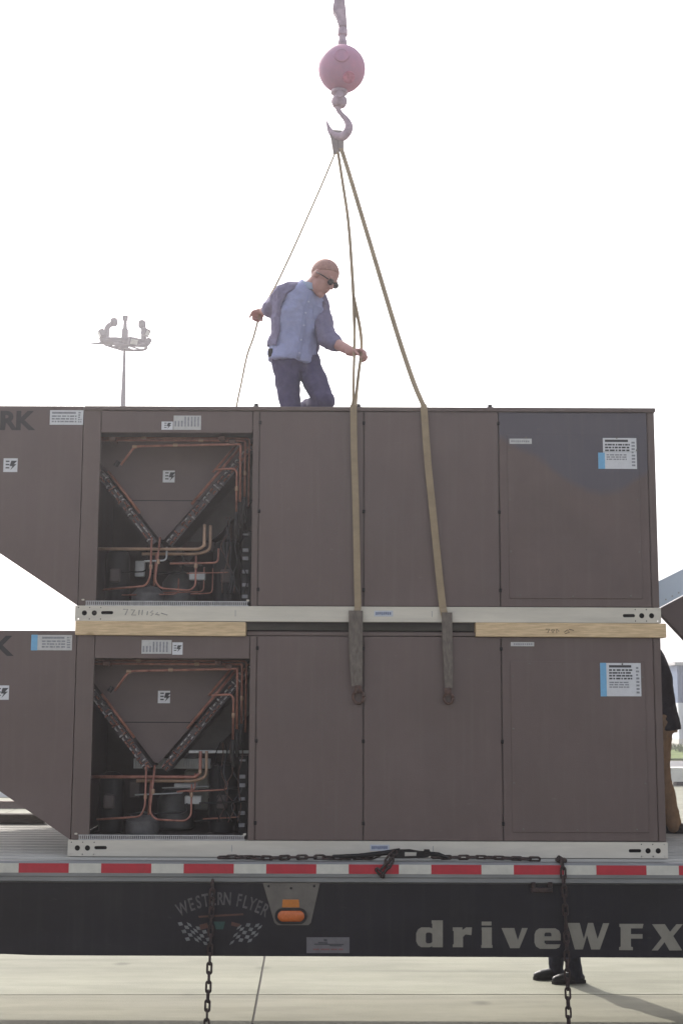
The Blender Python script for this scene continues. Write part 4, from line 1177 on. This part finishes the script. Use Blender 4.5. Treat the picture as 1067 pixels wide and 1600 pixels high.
def hand(bm, wrist, fdir, pnorm, thumb, curl=60, s=1.0):
    """palm, four bent fingers of unequal length and a thumb; pnorm = where the palm faces, thumb = towards the thumb side"""
    f = fdir.normalized(); n = (pnorm - f * pnorm.dot(f)).normalized(); t_ = f.cross(n)
    if t_.dot(thumb) < 0: t_ = -t_
    pc = wrist + f * .048 * s
    ell(bm, pc, (f, t_, n), (.056 * s, .042 * s, .017 * s), 14)
    limb(bm, [wrist - f * .03 * s, wrist + f * .02 * s], [.026 * s, .026 * s], 12)
    for k, (off, ln) in enumerate(((.030, .92), (.011, 1.0), (-.009, .95), (-.028, .78))):
        p = wrist + f * (.088 - .004 * k) * s + t_ * off * s; d = f.copy(); pts = [p - f * .03 * s, p]
        for j, sl in enumerate((.042, .027, .022)):
            ax = t_; q = Quaternion(f.cross(n), R(curl * (.75, 1.0, .7)[j]))
            d = q @ d; pts.append(pts[-1] + d * sl * ln * s)
        limb(bm, pts, [.0105 * s, .0105 * s, .0095 * s, .009 * s, .0078 * s], 10)
    p = wrist + f * .03 * s + t_ * .03 * s
    d = (f * .6 + t_ * .65 + n * .45).normalized(); d2 = (f * .85 + n * .7).normalized()
    limb(bm, [p - t_ * .015 * s, p + d * .04 * s, p + d * .04 * s + d2 * .032 * s, p + d * .04 * s + d2 * .055 * s], [.015 * s, .012 * s, .010 * s, .008 * s], 10)


def head(bm, c, f, u, s=1.0):
    """skull, jaw, nose, brow, ears, lips; f = face direction, u = up"""
    f = f.normalized(); u = (u - f * u.dot(f)).normalized(); l = u.cross(f)
    A = (f, l, u)
    ell(bm, c + u * .03 * s - f * .008 * s, A, (.098 * s, .077 * s, .09 * s), 22)
    ell(bm, c - u * .035 * s + f * .022 * s, A, (.066 * s, .062 * s, .078 * s), 18)
    ell(bm, c - u * .095 * s + f * .058 * s, A, (.026 * s, .03 * s, .021 * s), 12)          # chin
    ell(bm, c + u * .028 * s + f * .082 * s, A, (.014 * s, .05 * s, .011 * s), 12)         # brow
    limb(bm, [c + u * .012 * s + f * .084 * s, c - u * .022 * s + f * .103 * s], [.009 * s, .013 * s], 10)   # nose
    for q in (1, -1):
        ell(bm, c - u * .025 * s + f * .090 * s + l * q * .012 * s, A, (.009 * s, .008 * s, .007 * s), 8)
        ell(bm, c - u * .005 * s - f * .008 * s + l * q * .077 * s, (f, l, u), (.020 * s, .009 * s, .033 * s), 10)   # ear
        ell(bm, c + u * .006 * s + f * .078 * s + l * q * .031 * s, A, (.011 * s, .014 * s, .011 * s), 10)            # eye
    ell(bm, c - u * .055 * s + f * .082 * s, A, (.010 * s, .024 * s, .006 * s), 10)
    ell(bm, c - u * .067 * s + f * .079 * s, A, (.010 * s, .022 * s, .007 * s), 10)
    return f, l, u


# ---- man kneeling on the roof
roofz = 2.60 + 1.287
mn = thing('person', 'man in light blue shirt and sunglasses kneeling on the upper roof gripping the straps', 'person', (at(462, 560, 8.5).x, 8.5, roofz))
pel = at(460, 566, 8.48); wai = at(461, 535, 8.46); che = at(467, 488, 8.44); nb = at(485, 450, 8.40); hc = at(505, 434, 8.34)
left = Vector((.86, .40, -.12)).normalized()
shR = at(446, 461, 8.38); elR = at(425, 484, 8.56); wrR = at(412, 485, 8.69)       # his right arm, reaching back
shL = at(495, 474, 8.52); elL = at(513, 531, 8.36); wrL = at(551, 550, 8.16)       # his left arm, reaching to the strap
hipR = at(446, 566, 8.45); knR = at(455, 664, 8.36); anR = at(452, 664, 8.80)
hipL = at(480, 566, 8.52); knL = at(507, 628, 8.30); anL = at(474, 640, 8.62)
kz = roofz + .062
knR.z = max(knR.z, kz); anR.z = roofz + .06; anL.z = max(anL.z, roofz + .07); knL.z = max(knL.z, kz)
face = Vector((.64, -.44, -.62)); up = Vector((.55, -.22, .80))
bm = BM()
f, l, u = head(bm, hc, face, up, 1.0)
limb(bm, [nb - (hc - nb) * .5, nb + (hc - nb) * .2, hc - u * .04 - f * .02], [.064, .057, .056], 16)
secs = [(pel, .115, .085), (wai, .115, .085), (at(464, 510, 8.45), .125, .088), (che, .135, .092), (at(478, 464, 8.42), .125, .078), (nb, .07, .06)]
loft(bm, secs, left)
limb(bm, [shR, elR, wrR], [.052, .040, .028]); limb(bm, [shL, elL, wrL], [.052, .042, .029])
limb(bm, [nb, shR], [.055, .052]); limb(bm, [nb, shL], [.055, .052])
limb(bm, [hipR, knR], [.062, .042]); limb(bm, [knR, anR], [.042, .032]); limb(bm, [hipL, knL], [.062, .044]); limb(bm, [knL, anL], [.044, .032])
hand(bm, wrR, Vector((-.35, .85, .1)), Vector((-.2, 0, -.9)), Vector((-1, -.2, .3)), 62, .98)
hand(bm, wrL, Vector((.75, -.5, -.12)), Vector((.35, -.45, -.75)), Vector((-.4, -.8, .4)), 62, .98)
flesh('body', bm, M_skin, mn, .0055, 3)
# hair: close crop
bm = BM(); ell(bm, hc + u * .031 - f * .009, (f, l, u), (.0995, .0785, .0915), 36)
bmesh.ops.bisect_plane(bm, geom=bm.verts[:] + bm.edges[:] + bm.faces[:], plane_co=hc + u * .030, plane_no=(u - f * .66).normalized(), clear_inner=True)
r = bmesh.ops.solidify(bm, geom=bm.faces[:], thickness=.002); mesh('hair', bm, M_hair, mn, True)
# sunglasses
bm = BM()
for q in (1, -1):
    ell(bm, hc + u * .006 + f * .094 + l * q * .033, (f, l, u), (.006, .030, .021), 16)
    tube(bm, [hc + u * .012 + f * .088 + l * q * .060, hc + u * .010 + f * .05 + l * q * .080, hc + u * .004 - f * .005 + l * q * .086], .0038, 6)
tube(bm, [hc + u * .012 + f * .101 + l * .008, hc + u * .012 + f * .101 - l * .008], .004, 6)
mesh('sunglasses', bm, M_lens, mn, True)
# shirt
bm = BM()
ss = [(at(455, 568, 8.47), .158, .122), (at(457, 549, 8.47), .156, .120), (at(461, 527, 8.46), .150, .114), (at(464, 505, 8.45), .153, .116), (che, .163, .120), (at(474, 470, 8.43), .162, .110), (at(480, 457, 8.41), .115, .09), (at(486, 449, 8.395), .073, .070)]
loft(bm, ss, left, n=36)
shirt = flesh('shirt', bm, M_shirt, mn, .008, 3, .034, .085)
# collar and placket
bm = BM(); cx = at(487, 451, 8.39); fw = left.cross(Vector((0, 0, 1))); fw = -fw if fw.y > 0 else fw
ringp = [cx + left * (.072 * math.cos(a)) + fw * (.066 * math.sin(a)) + Vector((0, 0, .012 - .02 * max(0, math.sin(a)))) for a in [R(100 + 340 * k / 24) for k in range(25)]]
ribbon(bm, ringp, .042, .008, Vector((.25, -.1, 1))); mesh('collar', bm, mat('collar_blue', (.33, .40, .56), .9, 0, .1, 12, .3, 60), shirt, True)
# placket, buttons and chest pocket laid on the shirt's surface
from mathutils.bvhtree import BVHTree
bv = BVHTree.FromPolygons([v.co for v in shirt.data.vertices], [p.vertices for p in shirt.data.polygons])


def on_shirt(c_, side, out=.003):
    h = bv.ray_cast(c_ + left * side + fw * .6, -fw, 1.0)
    return (h[0] if h[0] is not None else c_ + fw * .13) + fw * out


pts = [on_shirt(c_, 0) for c_, _a, _b in [(ss[k][0].lerp(ss[k + 1][0], q), 0, 0) for k in range(0, 6) for q in (0.05, .5)]]
bm = BM(); ribbon(bm, pts, .030, .004, left); mesh('placket', bm, mat('placket_blue', (.27, .295, .47), .9, 0, .1, 12, .3, 60), shirt, True)
for k in (1, 3, 5, 7, 9):
    bm = BM(); lathe(bm, [(.006, 0), (.006, .003), (.003, .004)], pts[k] + fw * .002, fw, 10); mesh('button', bm, mat('button_blue', (.40, .43, .58), .5), shirt)
pc = ss[4][0]
q = [on_shirt(pc + Vector((0, 0, dz)), sd_, .002) for sd_, dz in ((.05, .03), (.12, .03), (.12, -.05), (.085, -.065), (.05, -.05))]
bm = BM(); f0 = [bm.verts.new(p) for p in q]; f1 = [bm.verts.new(p + fw * .004) for p in q]; bm.faces.new(f0); bm.faces.new(f1)
for k in range(5): bm.faces.new((f0[k], f0[(k + 1) % 5], f1[(k + 1) % 5], f1[k]))
mesh('pocket', bm, MATS['placket_blue'], shirt)
# overshirt, open at the front, sleeves to the elbow
bm = BM(); so_ = [(c_, a_ + .012, b_ + .014) for c_, a_, b_ in ss[1:7]]
loft(bm, so_, left, 148, 360 + 36, 40, .010)
limb(bm, [shR + (nb - shR) * .35, shR, shR.lerp(elR, .5), elR, elR.lerp(wrR, .30)], [.075, .080, .072, .064, .054], 18, False)
limb(bm, [shL + (nb - shL) * .35, shL, shL.lerp(elL, .5), elL, elL.lerp(wrL, .30)], [.070, .078, .070, .062, .054], 18, False)
flesh('overshirt', bm, M_over, mn, .0075, 2, .028, .07)
# trousers
bm = BM()
loft(bm, [(at(459, 584, 8.48), .118, .10), (pel + Vector((0, 0, -.02)), .143, .112), (at(459, 552, 8.475), .142, .108), (at(459, 542, 8.47), .136, .104)], left)
limb(bm, [hipR, hipR.lerp(knR, .5), knR], [.088, .076, .060]); limb(bm, [knR, knR.lerp(anR, .4), anR], [.060, .060, .048])
limb(bm, [hipL, hipL.lerp(knL, .5), knL], [.090, .080, .064]); limb(bm, [knL, knL.lerp(anL, .4), anL], [.064, .062, .048])
flesh('trousers', bm, M_jean, mn, .0085, 3, .034, .09)
bm = BM(); c_ = at(425, 552, 8.42); box(bm, c_.x - .022, c_.x + .03, c_.y - .05, c_.y + .05, c_.z - .028, c_.z + .022, .006); mesh('belt_pouch', bm, M_black, mn)
for an, dx in ((anR, -.02), (anL, -.10)):
    bm = BM(); q = an + Vector((dx * .3, .05, -.01)); limb(bm, [q, q + Vector((dx, .12, -.02)), q + Vector((dx * 1.4, .2, -.035))], [.05, .046, .035], 14)
    flesh('shoe', bm, M_boot, mn, .009, 2)


# ---- worker beyond the trailer, only his shoes showing under the skirt
def worker(label, base, facing, jacket, trousers, lean=0.0, stride=.16, hat=None, heel=0.0, shoe_lift=0.0, arms='down', scale=1.0, rel=(0.0, 0.0), hz=.90, knee=.05):
    o = thing('person', label, 'person', base)
    fw = Vector(facing).normalized(); lf = Vector((0, 0, 1)).cross(fw); B_ = Vector(base); s = scale

    def P(f_, l_, z_): return B_ + (fw * f_ + lf * l_ + Vector((0, 0, z_))) * s
    la = R(lean)
    def T(z_, f_=0.0, l_=0.0):      # torso point: height above hip along the leaning spine
        return P(rel[0] + math.sin(la) * z_ + math.cos(la) * f_, l_, hz + math.cos(la) * z_ - math.sin(la) * f_)
    hips = [P(rel[0] + 0, q * .09, hz - .02) for q in (1, -1)]
    ank = [P(stride * .5 * q - .0, q * .10, .085 + (heel if q < 0 else 0)) for q in (1, -1)]
    kne = [hips[i].lerp(ank[i], .5) + fw * knee * s for i in (0, 1)]
    sh = [T(.50, 0, q * .19) for q in (1, -1)]
    if arms == 'down':
        elb = [T(.22, -.02, q * .25) for q in (1, -1)]; wri = [T(-.02, .06, q * .24) for q in (1, -1)]
    else:
        elb = [sh[i] + fw * .22 * s + Vector((0, 0, -.20 * s)) for i in (0, 1)]; wri = [elb[i] + fw * .22 * s + Vector((0, 0, -.06 * s)) for i in (0, 1)]
    hc_ = T(.72, .03); bm = BM()
    f_, l_, u_ = head(bm, hc_, (fw * math.cos(la * .7) + Vector((0, 0, -math.sin(la * .7) - .15))), Vector((0, 0, 1)) * math.cos(la) + fw * math.sin(la), s)
    limb(bm, [T(.50), T(.56), hc_ - u_ * .05 * s], [.06 * s, .055 * s, .055 * s])
    loft(bm, [(T(-.08), .14 * s, .10 * s), (T(.12), .13 * s, .09 * s), (T(.34), .16 * s, .105 * s), (T(.50), .12 * s, .08 * s), (T(.54), .06 * s, .055 * s)], lf)
    for i in (0, 1):
        limb(bm, [T(.48), sh[i]], [.055 * s, .05 * s]); limb(bm, [sh[i], elb[i], wri[i]], [.048 * s, .038 * s, .027 * s])
        limb(bm, [hips[i], kne[i], ank[i]], [.08 * s, .055 * s, .038 * s])
        d = (wri[i] - elb[i]).normalized(); hand(bm, wri[i], d, -lf if i == 0 else lf, fw, 22, s)
        ell(bm, ank[i] + fw * .05 * s - Vector((0, 0, .05 * s)), (fw, lf, Vector((0, 0, 1))), (.11 * s, .035 * s, .03 * s), 10)
    flesh('body', bm, M_skin, o, .008, 3)
    bm = BM()
    loft(bm, [(T(-.10), .185 * s, .152 * s), (T(-.02), .18 * s, .145 * s), (T(.14), .17 * s, .13 * s), (T(.34), .19 * s, .135 * s), (T(.48), .16 * s, .105 * s), (T(.545), .075 * s, .07 * s)], lf)
    for i in (0, 1): limb(bm, [T(.44, 0, (.06, -.06)[i]), sh[i], elb[i], elb[i].lerp(wri[i], .9)], [.075 * s, .072 * s, .058 * s, .045 * s], 16)
    flesh('jacket', bm, jacket, o, .010, 3, .022, .09)
    bm = BM()
    loft(bm, [(T(-.12), .14 * s, .12 * s), (T(0), .155 * s, .12 * s), (T(.08), .145 * s, .11 * s)], lf)
    for i in (0, 1): limb(bm, [hips[i], kne[i], kne[i].lerp(ank[i], .55), ank[i] + Vector((0, 0, -.02))], [.10 * s, .078 * s, .072 * s, .066 * s], 18, False)
    flesh('trousers', bm, trousers, o, .010, 2, .024, .10)
    bm = BM(); ell(bm, hc_ + u_ * .036 * s - f_ * .012 * s, (f_, l_, u_), (.10 * s, .082 * s, .092 * s), 20)
    dead = [v for v in bm.verts if (v.co - hc_).dot(u_) < .02 * s + .5 * max(0, (v.co - hc_).dot(f_)) - .6 * max(0, -(v.co - hc_).dot(f_) - .02)]
    bmesh.ops.delete(bm, geom=dead, context='VERTS'); bmesh.ops.solidify(bm, geom=bm.faces[:], thickness=.006)
    mesh('hair', bm, M_hair, o, True)
    for i in (0, 1):
        a_ = ank[i]; gz = B_.z + (heel * s if i == 1 else 0)
        bm = BM(); g = Vector((a_.x, a_.y, gz))
        limb(bm, [g + Vector((0, 0, .13)) * s, g + Vector((0, 0, .06)) * s], [.050 * s, .048 * s], 14)
        limb(bm, [g - fw * .045 * s + Vector((0, 0, .045 * s)), g + fw * .06 * s + Vector((0, 0, .050 * s)), g + fw * .15 * s + Vector((0, 0, .040 * s)), g + fw * .19 * s + Vector((0, 0, .036 * s))], [.043 * s, .046 * s, .044 * s, .034 * s], 14)
        sh_ = flesh('shoe', bm, M_boot, o, .007, 2)
        bm = BM(); prism(bm, [(0, 0), (1, 0), (1, 1), (0, 1)], 0, 1); bm.clear()
        out = [(-.085, -.034), (-.06, -.042), (.05, -.038), (.15, -.048), (.21, -.036), (.228, 0), (.21, .036), (.15, .048), (.05, .040), (-.06, .042), (-.085, .034)]
        lo = [bm.verts.new(g + (fw * q[0] + lf * q[1] + Vector((0, 0, .001))) * s) for q in out]; hi = [bm.verts.new(g + (fw * q[0] + lf * q[1] + Vector((0, 0, .028))) * s) for q in out]
        bm.faces.new(lo); bm.faces.new(hi)
        for k in range(len(out)): bm.faces.new((lo[k], lo[(k + 1) % len(out)], hi[(k + 1) % len(out)], hi[k]))
        mesh('sole', bm, M_rubber, sh_)
    return o


g = at(884, 1528, 10.8)
worker('person beyond the trailer, only dark trouser cuffs and black shoes showing under the skirt', (g.x, 10.8, 0), (-1, -.22, 0), M_jacket, mat('trousers_dark', (.03, .03, .042), .85, 0, .3, 14, .5, 50, .15), stride=-.10, scale=.86)
# ---- worker half crouching on the deck between the stacks
g = at(1036, 1303, 9.3)
worker('person in dark jacket and tan trousers standing behind the right end of the lower unit', (g.x, 9.3, DECK), (-1, .2, 0), M_jacket, M_tan, lean=6, stride=.16, arms='fwd', hz=.90, knee=.05, scale=.86)
